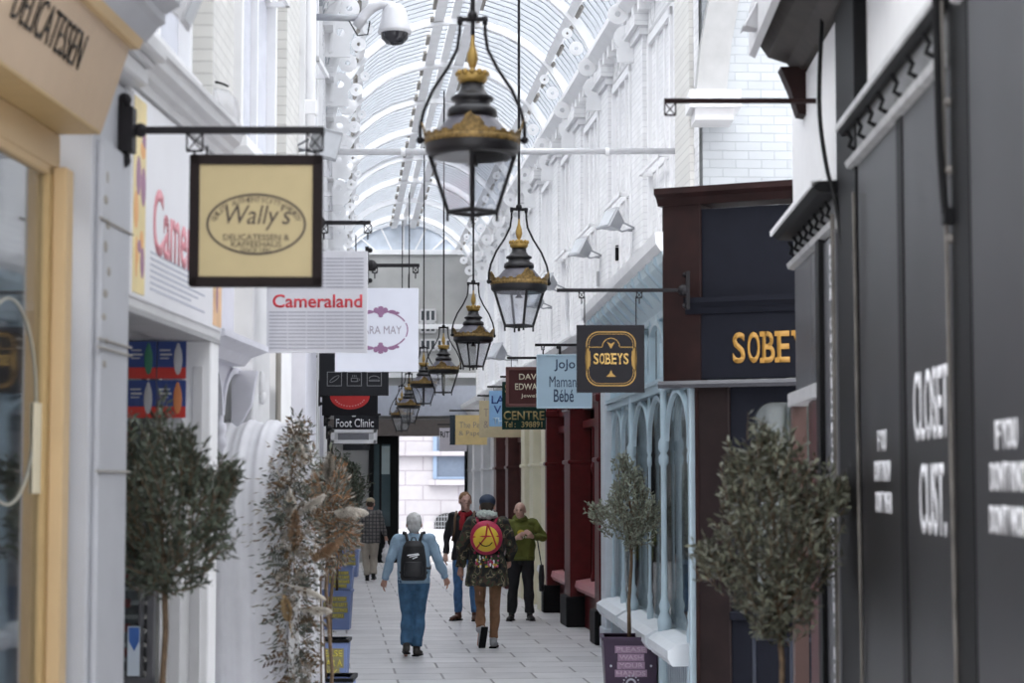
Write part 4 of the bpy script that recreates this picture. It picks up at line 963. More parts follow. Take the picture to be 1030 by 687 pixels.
def FLr(u, v, s, label, m=None):
    # right upper wall: find the depth at which the wall stands at this pixel
    Y = 3.552/((u-515)/2000+.089); floodlight((XU(Y)+.0, Y, P(u, v, Y).z), TH_RF+.35, s, label, .5, m)
FLr(645, 232, 1.0, 'grey square floodlight on the right upper wall, nearest of the row above the blue shopfront')
FLr(611, 259, 1.0, 'grey square floodlight on the right upper wall, second of the row')
FLr(574, 292, 1.0, 'grey floodlight third along the right upper wall')
FLr(560, 310, 1.0, 'grey floodlight fourth along the right upper wall')
FLr(524, 362, 1.3, 'small grey floodlight far along the right wall above the maroon sign')
floodlight((1.74, 12.2, P(795, 30, 12.2).z), PI, .62, 'pale floodlight above the brown cornice at upper right', .5, metal_light)
floodlight((-1.86, 9.4, P(150, 8, 9.4).z), 0, .75, 'pale grey floodlight on top of the near left cornice', -.4, metal_light)
floodlight((XL(16.5)+.02, 16.5, P(318, 152, 16.5).z), -.5, .9, 'grey floodlight beside the end of the cream sign bar', -.3, metal_grey)
# dome camera
a = P(300, 17, 17.6)
t = thing('security_camera', 'grey dome security camera on a long pole arm, upper left', 'camera', (XL(17.6), 17.6, a.z))
e = P(362, 18, 17.6); d = P(397, 22, 17.6); dx = e.x-XL(17.6); ddx = d.x-XL(17.6)
MB().tube([(0, 0, 0), (dx, 0, -.01)], .032, 12).build('pole', metal_grey, t, smooth=True)
m = MB(); m.tube([(dx-.03, 0, -.09), (dx+.03, 0, .0), (dx+.1, 0, .08), (ddx-.12, 0, .11), (ddx, 0, .10)], [.045, .05, .045, .04, .04], 12); m.build('swan_neck', metal_light, t, smooth=True)
m = MB(); m.lathe([(0, .12), (.07, .11), (.11, .05), (.135, -.08), (.15, -.12), (.15, -.15), (0, -.15)], 24, (ddx, 0, 0)); m.build('housing', metal_light, t, smooth=True)
m = MB(); m.lathe([(.125, -.15), (.12, -.20), (.075, -.245), (0, -.26)], 24, (ddx, 0, 0)); m.build('dome', mat('smoked_dome', (.02,.02,.025), .08), t, smooth=True)
MB().tube([(dx-.1, 0, -.03), (dx-.02, 0, -.17), (dx+.07, 0, -.16), (dx+.09, 0, -.04)], .007, 6).build('cable', black, t)
box(-.02, .03, -.07, .07, -.1, .1).build('wall_plate', metal_grey, t)
# cross tie
a, b = P(300, 153, 19.3), P(660, 152, 19.3)
t = thing('tie_bar', 'long white painted pipe crossing the arcade from wall to wall', 'pipe', (XL(19.3), 19.3, a.z))
MB().tube([(0, 0, 0), (XU(19.3)-XL(19.3), 0, .01)], .032, 12).build('pipe', metal_light, t, smooth=True)
m = MB(); [m.tube([(x-.02, 0, .0), (x+.02, 0, 0)], .042, 12) for x in (.9, 1.9, 2.9)]; split_loose(m.build('joint', white, t))
for s, xx in ((1, 0), (-1, XU(19.3)-XL(19.3))): MB().box(*sorted((xx, xx+s*.04)), -.08, .08, -.08, .08).build('wall_plate', white, t)
# globe bracket on the left wall
c = P(205, 108, 12.2)
t = thing('wall_hoop', 'weathered clear half-dome cover with a black hoop on the left upper wall', 'lamp bracket', (c.x-.12, 12.2, c.z))
m = MB(); m.tube([(.0+.17-.17*math.cos(a), -.05, .02+.13*math.sin(a)) for a in [PI*i/14*.72 for i in range(15)]], .008, 6); m.tube([(0, -.05, .02), (0, -.05, -.10)], .010, 6); m.build('hoop', black, t)
m = MB(); m.lathe([(.16, -.14), (.165, -.05), (.15, .04), (.10, .10), (.0, .125)], 24, (.18, .0, 0)); m.build('cover', glass_mat('clouded_cover', (.88,.88,.9), .16, .4), t, smooth=True)
m = MB(); m.lathe([(0, -.16), (.12, -.16), (.17, -.14), (0, -.14)], 20, (.18, 0, 0)); m.build('base', offwhite, t)
# downpipe on the left upper wall, and one far along
t = thing('downpipe', 'white painted downpipe with a collar on the left upper wall beside the security camera pole', 'pipe', (XL(17.4)+.08, 17.0, 4.1))
MB().tube([(0.04, 0, 0), (0.04, 0, 3.2)], .045, 12).build('pipe', white, t, smooth=True); m = MB(); m.box(-.09, .10, -.06, .06, P(295, 107, 17).z-4.1-.08, P(295, 107, 17).z-4.1+.05); m.build('collar', white, t, bevel=.01)
MB().tube([(-.03, -.05, 0), (-.03, -.05, 3.2)], .008, 6).build('black_cable', black, t)
# cables at right
def cable(name, pts, r, label):
    P0 = [P(*p) for p in pts]; o = thing(name, label, 'cable', P0[-1])
    n = [] 
    for i in range(len(P0)-1):
        p0, p1, p2, p3 = P0[max(i-1, 0)], P0[i], P0[i+1], P0[min(i+2, len(P0)-1)]
        for k in range(6):
            t_ = k/6; n.append(.5*((2*p1)+(-p0+p2)*t_+(2*p0-5*p1+4*p2-p3)*t_*t_+(-p0+3*p1-3*p2+p3)*t_**3)-P0[-1])
    n.append(P0[-1]-P0[-1]); MB().tube(n, r, 8).build('cord', black, o, smooth=True)
    MB().box(-.01, .06, -.03, .03, -.04, .02).build('clip', black, o); return o
cable('hanging_cable', [(829, -20, 11.3), (824, 100, 11.2), (831, 165, 11.1), (840, 200, 11.0), (847, 240, 10.9), (855, 280, 10.7)], .013, 'thick dark cable hanging in a curve over the second black unit on the right')
cable('hanging_cable', [(941, -20, 7.75), (943, 60, 7.75), (946, 150, 7.75), (951, 215, 7.72)], .016, 'thick black cable running straight down beside the CLOSET board')
# small boxes
def wbox(u0, v0, u1, v1, Y, m, label, d=.1):
    a, b = P(u0, v1, Y), P(u1, v0, Y); t = thing('alarm_box', label, 'box', ((a.x+b.x)/2, Y, a.z)); W, H = b.x-a.x, b.z-a.z
    MB().box(-W/2, W/2, -d/2, d/2, 0, H).build('case', m, t, bevel=.008); MB().box(-W/2-.004, W/2+.004, -d/2-.006, -d/2, H*.85, H*.9).build('lid_seam', offwhite, t); return t
wbox(632, 164, 645, 189, 23.45, white, 'white junction box on the wall end left of the brick face')
wbox(619, 247, 626, 262, 24.6, black, 'narrow black box between the two nearest floodlights')
wbox(600, 273, 617, 288, 26.0, offwhite, 'off-white box on the right upper wall under the second floodlight')
# ================================================================== PEOPLE
def remesh(mb, vox, smooth_it=2, disp=None):
    me = mb.mesh('tmp'); o = bpy.data.objects.new('tmp', me); C.objects.link(o)
    md = o.modifiers.new('r', 'REMESH'); md.mode = 'VOXEL'; md.voxel_size = vox; md.use_smooth_shade = True
    sm = o.modifiers.new('s', 'SMOOTH'); sm.iterations = smooth_it; sm.factor = .5
    bpy.context.view_layer.update(); dg = bpy.context.evaluated_depsgraph_get(); out = bpy.data.meshes.new_from_object(o.evaluated_get(dg))
    bpy.data.objects.remove(o); bpy.data.meshes.remove(me)
    if disp:
        amp, fr, st = disp
        nn = [v.normal.copy() for v in out.vertices]
        for v, n in zip(out.vertices, nn): v.co += n*amp*noise.noise(Vector((v.co.x*fr, v.co.y*fr, v.co.z*fr*st)))
    for p in out.polygons: p.use_smooth = True
    return out
def from_mesh(me, name, m, parent):
    me.name = name; me.materials.clear(); me.materials.append(m); o = bpy.data.objects.new(name, me); C.objects.link(o); o.parent = parent; return o
def V3(*a): return Vector(a)
def loft(mb, rings, n=20):
    """rings: (centre, half width x, half depth y) stacked upwards"""
    R = [[mb.bm.verts.new((c[0]+a*math.cos(2*PI*k/n), c[1]+b*math.sin(2*PI*k/n), c[2])) for k in range(n)] for c, a, b in rings]
    for A, B in zip(R, R[1:]):
        for k in range(n): mb.bm.faces.new([A[k], A[(k+1)%n], B[(k+1)%n], B[k]])
    mb.bm.faces.new(R[0][::-1]); mb.bm.faces.new(R[-1])
def hand(mb, w, d, palm_n, side, curl=.5, s=1.0):
    """w wrist, d direction of the hand, palm_n palm normal; thumb on `side` of the palm"""
    d = d.normalized(); n = (palm_n-d*palm_n.dot(d)).normalized(); x = d.cross(n)*side
    mb.tube([w-d*.02*s, w+d*.03*s, w+d*.06*s, w+d*.092*s], [.026*s, .034*s, .04*s, .036*s], 12, sq=None)
    for i, (off, L) in enumerate(((.030, .070), (.010, .080), (-.010, .074), (-.028, .058))):
        p = w+d*.085*s+x*off*s; q1 = (d*math.cos(curl*.5)+n*math.sin(curl*.5)); q2 = (d*math.cos(curl*1.3)+n*math.sin(curl*1.3)); q3 = (d*math.cos(curl*2.2)+n*math.sin(curl*2.2))
        a = p+q1*L*.42*s; b = a+q2*L*.33*s; c = b+q3*L*.25*s
        mb.cap2(p, a, .0098*s, .0092*s, 8); mb.cap2(a, b, .0092*s, .0084*s, 8); mb.cap2(b, c, .0084*s, .0072*s, 8)
    p = w+d*.025*s+x*.026*s; a = p+(d*.6+x*.7+n*.35).normalized()*.04*s; b = a+(d*.9+x*.2+n*.4).normalized()*.03*s
    mb.cap2(p, a, .014*s, .011*s, 8); mb.cap2(a, b, .011*s, .009*s, 8)
def person(label, loc, rz, H, J, cl, name='person'):
    s = H/1.76; t = thing(name, label, 'person', loc, rz)
    # joints (metres for 1.76 m), +y is where the person faces, +x their right ... seen from behind right is right
    D = dict(pelvis=V3(0, 0, .95), chest=V3(0, .0, 1.28), neck=V3(0, -.01, 1.49), head=V3(0, .02, 1.645), headrot=0.0,
             shR=V3(.18, -.01, 1.43), shL=V3(-.18, -.01, 1.43), elR=V3(.24, -.03, 1.14), elL=V3(-.24, -.03, 1.14), wrR=V3(.26, .03, .89), wrL=V3(-.26, .03, .89),
             hipR=V3(.09, 0, .92), hipL=V3(-.09, 0, .92), knR=V3(.10, .02, .50), knL=V3(-.10, .02, .50), anR=V3(.10, -.02, .09), anL=V3(-.10, -.02, .09), toR=V3(.12, .13, .03), toL=V3(-.12, .13, .03))
    D.update(J); hr = D.pop('headrot'); bulk = cl.get('bulk', 1.0)
    D = {k: v*s for k, v in D.items()}
    g = lambda k: D[k]
    b = MB(); hd = g('head'); hs = s*cl.get('hs', 1.07)
    Rh = Matrix.Rotation(hr, 3, 'Z')
    # head with face
    def hp(x, y, z): return hd+Rh @ (V3(x, y, z)*hs)
    b.ball(hp(0, -.012, .03), (.076*hs, .094*hs, .088*hs), 20, 14, Rh); b.ball(hp(0, .022, -.035), (.058*hs, .066*hs, .078*hs), 18, 12, Rh); b.ball(hp(0, .062, -.083), (.026*hs, .022*hs, .02*hs), 10, 8)
    b.tube([hp(0, .088, .015), hp(0, .108, -.022), hp(0, .092, -.034)], [.010*hs, .017*hs, .014*hs], 8)
    b.ball(hp(0, .085, -.055), (.026*hs, .012*hs, .008*hs), 10, 6, Rh); b.ball(hp(0, .082, .022), (.05*hs, .014*hs, .010*hs), 10, 6, Rh)
    for q in (-1, 1): b.ball(hp(q*.079, -.005, -.005), (.011*hs, .02*hs, .032*hs), 10, 8, Rh)
    b.cap2(g('neck')-V3(0, 0, .05*s), hp(0, -.01, -.03), .064*s, .060*s, 14)
    # torso, limbs
    pe, ch, ne = g('pelvis'), g('chest'), g('neck')
    loft(b, [(pe+V3(0, 0, -.08*s), .13*s, .09*s), (pe, .155*s, .105*s), (pe+(ch-pe)*.45, .135*s*bulk, .095*s*bulk), (ch, .16*s, .105*s), (ch+(ne-ch)*.5, .165*s, .095*s), (ne+V3(0, 0, -.045*s), .11*s, .07*s), (ne+V3(0, 0, 0), .06*s, .06*s)])
    for q in 'RL':
        b.cap2(g('sh'+q), g('el'+q), .047*s, .037*s); b.cap2(g('el'+q), g('wr'+q), .036*s, .026*s); b.cap2(ne+V3(0, 0, -.05*s), g('sh'+q), .05*s, .048*s)
        b.cap2(g('hip'+q), g('kn'+q), .078*s, .052*s); b.cap2(g('kn'+q), g('an'+q), .050*s, .036*s); b.cap2(g('an'+q)-V3(0, 0, .03*s), g('to'+q), .034*s, .024*s)
        hdn = cl.get('hand'+q); dd = (g('wr'+q)-g('el'+q)).normalized(); x = 1 if q == 'R' else -1
        if hdn: dd, pn, sd, cu = hdn; hand(b, g('wr'+q), V3(*dd), V3(*pn), sd, cu, s)
        else: hand(b, g('wr'+q), dd+V3(0, .12, 0), V3(-x, .1, 0), -x, .45, s)
    body = from_mesh(remesh(b, .0085*s, 1), 'body', cl['skin'], t)
    # eyes, mouth, brows
    if cl.get('face'):
        for q in (-1, 1):
            MB().ball(hp(q*.030, .083, .006), (.010*hs, .006*hs, .004*hs), 10, 8, Rh).build('eye', mat('eye_dark', (.08,.05,.045), .3), body, True)
            MB().ball(hp(q*.030, .088, .026), (.016*hs, .005*hs, .0025*hs), 8, 6, Rh).build('eyebrow', cl['hairm'], body, True)
        MB().ball(hp(0, .094, -.056), (.022*hs, .006*hs, .004*hs), 8, 6, Rh).build('mouth', mat('lip', (.42,.20,.16), .5), body, True)
    # hair
    if cl.get('hair'):
        h = MB(); kind = cl['hair']
        if kind == 'full':
            h.ball(hp(0, -.022, .040), (.086*hs, .098*hs, .094*hs), 20, 14, Rh); h.ball(hp(0, -.055, -.02), (.074*hs, .055*hs, .075*hs), 16, 10, Rh)
        elif kind == 'short':
            h.ball(hp(0, -.020, .042), (.081*hs, .094*hs, .086*hs), 20, 14, Rh); h.ball(hp(0, -.05, -.0), (.074*hs, .055*hs, .06*hs), 16, 10, Rh)
        me = remesh(h, .009*hs, 1, (.006, 40, 1)); from_mesh(me, 'hair', cl['hairm'], t)
    if cl.get('cap'):
        h = MB(); h.ball(hp(0, -.01, .062), (.091*hs, .104*hs, .078*hs), 20, 14, Rh); h.ball(hp(0, .10, .035), (.07*hs, .06*hs, .010*hs), 14, 8, Rh)
        from_mesh(remesh(h, .008*hs, 1), 'cap', cl['cap'], t)
    # trousers
    w = cl.get('trw', 1.0); tr = MB()
    loft(tr, [(pe+V3(0, 0, -.14*s), .15*s, .11*s), (pe+V3(0, 0, -.02*s), .175*s, .125*s), (pe+V3(0, 0, .09*s), .165*s, .118*s)])
    for q in 'RL':
        k, a, hi = g('kn'+q), g('an'+q), g('hip'+q)
        tr.cap2(hi, k, .10*s*w, .068*s*w, 16); tr.tube([k, k+(a-k)*.5, a+(k-a)*.06], [.068*s*w, .066*s*w, .062*s*w], 16); tr.ball(k, .068*s*w)
    cut = cl.get('tr_short')
    from_mesh(remesh(tr, .010*s, 2, (.014, 16, .45)), 'trousers', cl['trousers'], t)
    # shoes
    for q in 'RL':
        a, to = g('an'+q), g('to'+q); f = (to-a); fd = V3(f.x, f.y, 0).normalized() if V3(f.x, f.y, 0).length > .03 else V3(0, 1, 0); fd = f.normalized() if abs(f.z) > .13*s else fd
        up = (V3(0, 0, 1)-fd*fd.z).normalized(); sh = MB(); side = fd.cross(up); heel = a-up*.055*s-fd*.045*s
        M3 = Matrix((side, fd, up)).transposed()
        sh.ball(heel+fd*.03*s+up*.02*s, (.042*s, .055*s, .045*s), 14, 10, M3); sh.ball(heel+fd*.12*s+up*.008*s, (.047*s, .09*s, .034*s), 14, 10, M3); sh.ball(heel+fd*.19*s, (.044*s, .055*s, .028*s), 14, 10, M3); sh.cap2(a-up*.02*s, a+up*.03*s, .046*s, .046*s)
        so = from_mesh(remesh(sh, .009*s, 1), 'shoe', cl['shoes'], t)
        sl = MB(); Ms = Matrix.Translation(heel+fd*.095*s-up*.027*s) @ M3.to_4x4(); sl.box(-.043*s, .043*s, -.12*s, .135*s, -.010*s, .012*s, Ms); sl.build('sole', cl.get('sole', black), so, bevel=.006)
        if cl.get('socks'): MB().tube([a-V3(0, 0, .01), a+(g('kn'+q)-a)*.24], [.042*s, .047*s], 14).build('sock', cl['socks'], t, True)
    # top
    tp = MB(); tw_ = cl.get('topw', 1.0); hem = cl.get('hem', .86)*s; hf = cl.get('flare', 1.0)
    rings = [(V3(pe.x, pe.y, hem), .185*s*tw_*hf, .135*s*tw_*hf), (V3(pe.x, pe.y, hem+.05*s), .182*s*tw_*hf, .135*s*tw_*hf), (pe+V3(0, 0, .14*s), .170*s*tw_*bulk, .128*s*tw_*bulk), (ch, .188*s*tw_, .132*s*tw_), (ch+(ne-ch)*.5, .190*s*tw_, .120*s*tw_), (ne+V3(0, 0, -.06*s), .15*s*tw_, .09*s), (ne+V3(0, 0, -.02*s), .085*s, .078*s), (ne+V3(0, 0, .025*s), .07*s, .068*s)]
    loft(tp, rings, 24)
    for q in 'RL':
        sh_, e, wr = g('sh'+q), g('el'+q), g('wr'+q); r = cl.get('slv', 1.0)
        tp.cap2(ne+V3(0, 0, -.07*s), sh_, .065*s, .070*s*r, 14); tp.cap2(sh_, e, .069*s*r, .056*s*r, 14); tp.tube([e, e+(wr-e)*.95], [.055*s*r, .043*s*r], 14); tp.ball(e, .056*s*r)
    if cl.get('hood'): tp.ball(ne+V3(0, -.085*s, .01*s), (.12*s, .07*s, .08*s), 16, 10); tp.ball(ne+V3(0, .02*s, -.0*s), (.10*s, .09*s, .045*s), 16, 10)
    top = from_mesh(remesh(tp, .010*s, 2, (.020, 14, .6)), cl.get('topname', 'jacket'), cl['top'], t)
    if cl.get('cuffs'):
        for q in 'RL':
            e, wr = g('el'+q), g('wr'+q); MB().tube([e+(wr-e)*.86, e+(wr-e)*.98], [.046*s, .044*s], 14).build('cuff', cl['cuffs'], top, True)
        loft(m_ := MB(), [(V3(pe.x, pe.y, hem-.012), .186*s*tw_*hf, .138*s*tw_*hf), (V3(pe.x, pe.y, hem+.045*s), .190*s*tw_*hf, .141*s*tw_*hf)], 24); m_.build('waistband', cl['cuffs'], top, True)
    return t, g, s, top, hp
skin = mat('skin', (.50,.28,.21), .55, var=.06, scale=12); skin2 = mat('skin_pale', (.56,.35,.28), .55, var=.06, scale=12)
def sweater(): return mat('light_blue_knit', (.30,.42,.54), .85, var=.08, scale=60, bump=.2)
denim = mat('denim', (.045,.12,.22), .8, var=.25, scale=14); darkden = mat('denim_dark', (.05,.11,.20), .8, var=.25, scale=14)
def ground(u, v): 
    Y = 30.0
    for _ in range(40):
        z = P(u, v, Y).z; Y *= CZ/(CZ-z) if CZ-z > .01 else 1
    return P(u, v, Y)
# 1 man with light blue jumper, walking away
G = ground(416, 660)
t, g, s, top, hp = person('white-haired person in light blue jumper and jeans walking away, wearing a black backpack', (G.x, G.y, 0), .03, 1.66,
    dict(head=V3(.0, .06, 1.60), neck=V3(0, .02, 1.475), shR=V3(.20, -.01, 1.42), shL=V3(-.20, -.01, 1.42), elR=V3(.30, -.04, 1.17), wrR=V3(.385, .05, .95), elL=V3(-.29, -.04, 1.17), wrL=V3(-.355, .04, .93),
         knL=V3(-.085, .05, .50), anL=V3(-.085, -.12, .13), toL=V3(-.095, -.01, .015), knR=V3(.06, .05, .50), anR=V3(.035, .0, .09), toR=V3(.07, .15, .03)),
    dict(skin=skin, hair='full', hairm=mat('white_hair', (.62,.61,.60), .8, var=.1, scale=50), trousers=denim, trw=1.12, hs=1.14, shoes=mat('dark_shoe', (.03,.025,.022), .5), top=sweater(), topname='jumper', hem=.90, bulk=1.15, topw=1.06, slv=1.06, face=True, cuffs=mat('light_blue_rib', (.26,.38,.50), .85)))
bk = thing('backpack', 'black backpack with a white logo on the white-haired person\'s back', 'backpack', (G.x, G.y, 0), .03)
nyl = mat('black_nylon', (.012,.012,.014), .6, var=.3, scale=30)
m = MB(); z0, z1 = .93*s, 1.41*s; loft(m, [(V3(-.005, -.20*s, z0), .14*s, .06*s), (V3(0, -.22*s, z0+.03), .16*s, .085*s), (V3(0, -.22*s, (z0+z1)/2), .158*s, .09*s), (V3(0, -.20*s, z1-.06), .13*s, .07*s), (V3(0, -.185*s, z1), .09*s, .045*s)])
from_mesh(remesh(m, .010, 2), 'bag_body', nyl, bk)
m = MB(); loft(m, [(V3(0, -.275*s, z0+.05), .115*s, .045*s), (V3(0, -.285*s, z0+.10), .12*s, .05*s), (V3(0, -.275*s, z0+.22), .11*s, .04*s)]); from_mesh(remesh(m, .010, 1), 'front_pocket', mat('black_nylon_sheen', (.022,.022,.025), .45), bk)
for q in (-1, 1): MB().tube([(q*.07*s, -.20*s, z1-.02), (q*.10*s, -.10*s, 1.50*s), (q*.125*s, .02*s, 1.505*s), (q*.13*s, .15*s, 1.40*s), (q*.14*s, .155*s, 1.2*s), (q*.175*s, .02*s, 1.05*s), (q*.14*s, -.14*s, 1.0*s)], .019*s, 8).build('shoulder_strap', nyl, bk, True)
MB().tube([(0.13*s, -.19*s, 1.08*s), (.20*s, -.10*s, 1.07*s), (.20*s, .03*s, 1.10*s)], .014*s, 8).build('side_strap', nyl, bk, True)
m = MB(); m.tube([(-.03, -.20*s, z1-.01), (-.02, -.20*s, z1+.035), (.02, -.20*s, z1+.035), (.03, -.20*s, z1-.01)], .007, 6); m.build('grab_handle', nyl, bk)
m = MB(); yy = -.305*s; 
for (a, b_) in (((-.075, 1.235), (.06, 1.255)), ((-.05, 1.215), (.07, 1.245)), ((-.01, 1.195), (.05, 1.22))): m.tube([(a[0]*s, yy, a[1]*s), (b_[0]*s, yy, b_[1]*s)], .008, 6)
m.build('logo', txt_white, bk)

# 2 camouflage coat, walking away
camo, nt, bs = new_mat('camouflage_cloth'); MATS['camouflage_cloth'] = camo
tc = nt.nodes.new('ShaderNodeTexCoord'); nz = nt.nodes.new('ShaderNodeTexNoise'); nz.inputs['Scale'].default_value = 11; nz.inputs['Detail'].default_value = 1.5
nt.links.new(tc.outputs['Object'], nz.inputs['Vector']); cr_ = nt.nodes.new('ShaderNodeValToRGB'); cr_.color_ramp.interpolation = 'CONSTANT'
els = cr_.color_ramp.elements; els[0].color = (.012,.014,.012,1); els[1].position = .46; els[1].color = (.06,.035,.022,1)
for p_, c_ in ((.52, (.035,.05,.025,1)), (.585, (.25,.20,.13,1)), (.62, (.02,.022,.018,1))): e = els.new(p_); e.color = c_
nt.links.new(nz.outputs['Fac'], cr_.inputs['Fac']); nt.links.new(cr_.outputs['Color'], bs.inputs['Base Color']); bs.inputs['Roughness'].default_value = .85
G = ground(490, 652)
t, g, s, top, hp = person('person in a long camouflage parka, navy cap and tan trousers striding away, mid walk', (G.x, G.y, 0), -.05, 1.84,
    dict(head=V3(.0, .03, 1.625), elL=V3(-.29, -.02, 1.16), wrL=V3(-.31, .03, .92), elR=V3(.28, .08, 1.17), wrR=V3(.24, .20, 1.0),
         knL=V3(-.085, .10, .52), anL=V3(-.06, -.20, .22), toL=V3(-.085, -.16, .055), knR=V3(.09, .06, .50), anR=V3(.07, .03, .09), toR=V3(.08, .18, .03)),
    dict(skin=skin, hair='short', hairm=mat('dark_hair', (.05,.035,.025), .8), cap=mat('navy_cap', (.02,.035,.07), .7), trousers=mat('tan_cord', (.20,.10,.05), .8, var=.15, scale=20), trw=.86, shoes=mat('grey_trainer', (.30,.30,.31), .6), sole=black, socks=mat('grey_white_sock', (.45,.44,.45), .9), top=camo, topname='parka', hem=.72, flare=1.18, topw=1.18, slv=1.25))
m = MB(); m.ball(g('neck')+V3(0, -.07, .045)*s, (.125*s, .085*s, .055*s), 18, 12); from_mesh(remesh(m, .009, 1, (.02, 40, 1)), 'fur_hood', mat('pale_fur', (.42,.46,.42), .95, var=.3, scale=40), t)
bk = thing('backpack', 'round red and pink backpack with a yellow disc on the camouflage parka', 'backpack', (G.x, G.y, 0), -.05)
rdn = mat('red_pink_nylon', (.42,.02,.07), .55, var=.3, scale=10); cz_ = 1.275*s; yb_ = -.23*s
m = MB(); m.ball((0, -.165*s, cz_), (.19*s, .085*s, .20*s), 24, 16); from_mesh(remesh(m, .010, 1), 'bag_body', rdn, bk)
def disc(m, r, y, z, th, xo=0, n=28, r2=None):
    me = MB().ring(0, 0, r, r, r if r2 is None else r-r2, 0, th, n).mesh('q'); m.add(me, Matrix.Translation((xo, y, z)) @ Matrix(((0,-1,0,0),(-1,0,0,0),(0,0,1,0),(0,0,0,1)))); bpy.data.meshes.remove(me)
m = MB(); m.ball((0, -.215*s, cz_-.01), (.150*s, .048*s, .150*s), 24, 14); m.build('yellow_disc', mat('yellow_print2', (.72,.50,.04), .5), bk, True)
rr = mat('red_line', (.50,.03,.03), .5)
m = MB(); yy = -.262*s
m.tube([(-.115*s, -.235*s, cz_-.13*s), (0, yy-.004, cz_+.01), (.02*s, -.24*s, cz_+.16*s)], .010*s, 6); m.tube([(.13*s, -.235*s, cz_-.13*s), (.09*s, yy+.004, cz_), (.02*s, -.24*s, cz_+.16*s)], .010*s, 6); m.tube([(-.15*s, -.225*s, cz_+.01), (0, yy-.004, cz_+.02*s), (.15*s, -.225*s, cz_+.02)], .010*s, 6)
m.build('red_lines', rr, bk)
m = MB(); m.tube([(-.075*s, yy+.010, cz_-.05*s), (-.04*s, yy-.001, cz_-.085*s), (0, yy-.003, cz_-.095*s), (.04*s, yy-.001, cz_-.085*s), (.075*s, yy+.010, cz_-.05*s)], .006*s, 6); m.build('smile_line', black, bk)
for q in (-1, 1): MB().tube([(q*.09*s, -.15*s, cz_+.16*s), (q*.115*s, -.05*s, 1.50*s), (q*.13*s, .05*s, 1.49*s), (q*.14*s, .155*s, 1.32*s), (q*.17*s, .04*s, 1.12*s), (q*.13*s, -.12*s, 1.10*s)], .017*s, 8).build('shoulder_strap', rdn, bk, True)
random.seed(9); cols = [rdn, MATS['yellow_print2'], mat('bag_pink', (.55,.10,.25), .5), txt_white, mat('bag_green', (.12,.25,.08), .5)]
for k, c_ in enumerate(cols):
    m = MB()
    for i in range(10): m.ball((random.uniform(-.14, .14)*s, -.175*s, cz_+random.uniform(-.33, -.21)*s), (.012, .008, random.uniform(.01, .025)), 8, 6)
    m.build('print_flecks', c_, bk)
m = MB(); loft(m, [(V3(0, -.14*s, cz_-.34*s), .15*s, .03*s), (V3(0, -.14*s, cz_-.2*s), .17*s, .04*s)]); m.build('bag_base', camo, bk, True)

# 3 dark jacket, red scarf, facing us
G = ground(468, 624)
t, g, s, top, hp = person('person in a black jacket, red scarf and jeans facing the viewer, behind the parka', (G.x, G.y, 0), PI-.1, 1.84,
    dict(elR=V3(.26, -.01, 1.16), wrR=V3(.27, .05, .91), knR=V3(.10, .02, .50), anR=V3(.10, -.0, .09), toR=V3(.16, .14, .03), headrot=.35, knL=V3(-.12, .05, .5), anL=V3(-.14, .03, .09), toL=V3(-.15, .16, .03)),
    dict(skin=skin2, hair='short', hairm=mat('sandy_hair', (.22,.12,.06), .8, var=.2, scale=50), face=True, trousers=mat('denim_bright', (.05,.13,.27), .8, var=.25, scale=14), trw=.92, shoes=mat('brown_shoe', (.09,.035,.02), .5), top=mat('black_cloth', (.014,.013,.015), .8, var=.2), hem=.84, topw=1.04))
m = MB(); m.tube([g('neck')+V3(.07*math.cos(a), .01+.075*math.sin(a), -.01-.02*math.sin(a))*s for a in [2*PI*i/16 for i in range(17)]], .035*s, 10); m.tube([g('neck')+V3(.02, .09, -.03)*s, g('neck')+V3(.03, .135, -.14)*s, g('neck')+V3(.03, .14, -.24)*s], [.04*s, .045*s, .04*s], 10)
from_mesh(remesh(m, .009, 1, (.01, 30, 1)), 'scarf', mat('red_scarf', (.28,.012,.02), .9), t)
for q in (-1, 1): MB().tube([(q*.125*s, .0, 1.505*s), (q*.13*s, .13*s, 1.42*s), (q*.135*s, .155*s, 1.25*s), (q*.17*s, .1*s, 1.1*s)], .016*s, 8).build('strap', mat('brown_strap', (.12,.07,.04), .7), t, True)

# 4 green hoodie
G = ground(524, 624)
hood = mat('olive_green_fleece', (.12,.135,.022), .85, var=.12, scale=12)
t, g, s, top, hp = person('balding person in an olive green hoodie and black trousers gesturing with a raised hand', (G.x, G.y, 0), PI+.12, 1.72,
    dict(head=V3(.02, .04, 1.62), headrot=-.3, shR=V3(.19, -.01, 1.43), shL=V3(-.19, -.01, 1.43), elL=V3(-.34, .02, 1.22), wrL=V3(-.14, .25, 1.24), elR=V3(.25, .03, 1.16), wrR=V3(.10, .24, 1.22),
         knR=V3(.12, .03, .5), anR=V3(.14, -.0, .09), toR=V3(.19, .13, .03), knL=V3(-.11, .03, .5), anL=V3(-.13, .0, .09), toL=V3(-.15, .14, .03)),
    dict(skin=skin2, hair=None, hairm=mat('grey_brown_hair', (.16,.12,.09), .8), face=True, trousers=mat('black_trousers', (.010,.010,.012), .8, var=.2), trw=1.12, shoes=mat('black_shoe', (.012,.012,.012), .4), top=hood, topname='hoodie', hood=True, hem=.90, bulk=1.15, topw=1.10, slv=1.10, cuffs=mat('olive_rib', (.095,.11,.02), .9),
         handL=((.5, .3, .45), (.3, -.6, .2), 1, .5), handR=((-.5, .3, .35), (-.3, -.6, .2), -1, .6)))
h = MB(); h.ball(hp(0, -.035, .028), (.0805*s, .082*s, .066*s), 18, 12); from_mesh(remesh(h, .008, 1), 'hair', MATS['grey_brown_hair'], t)
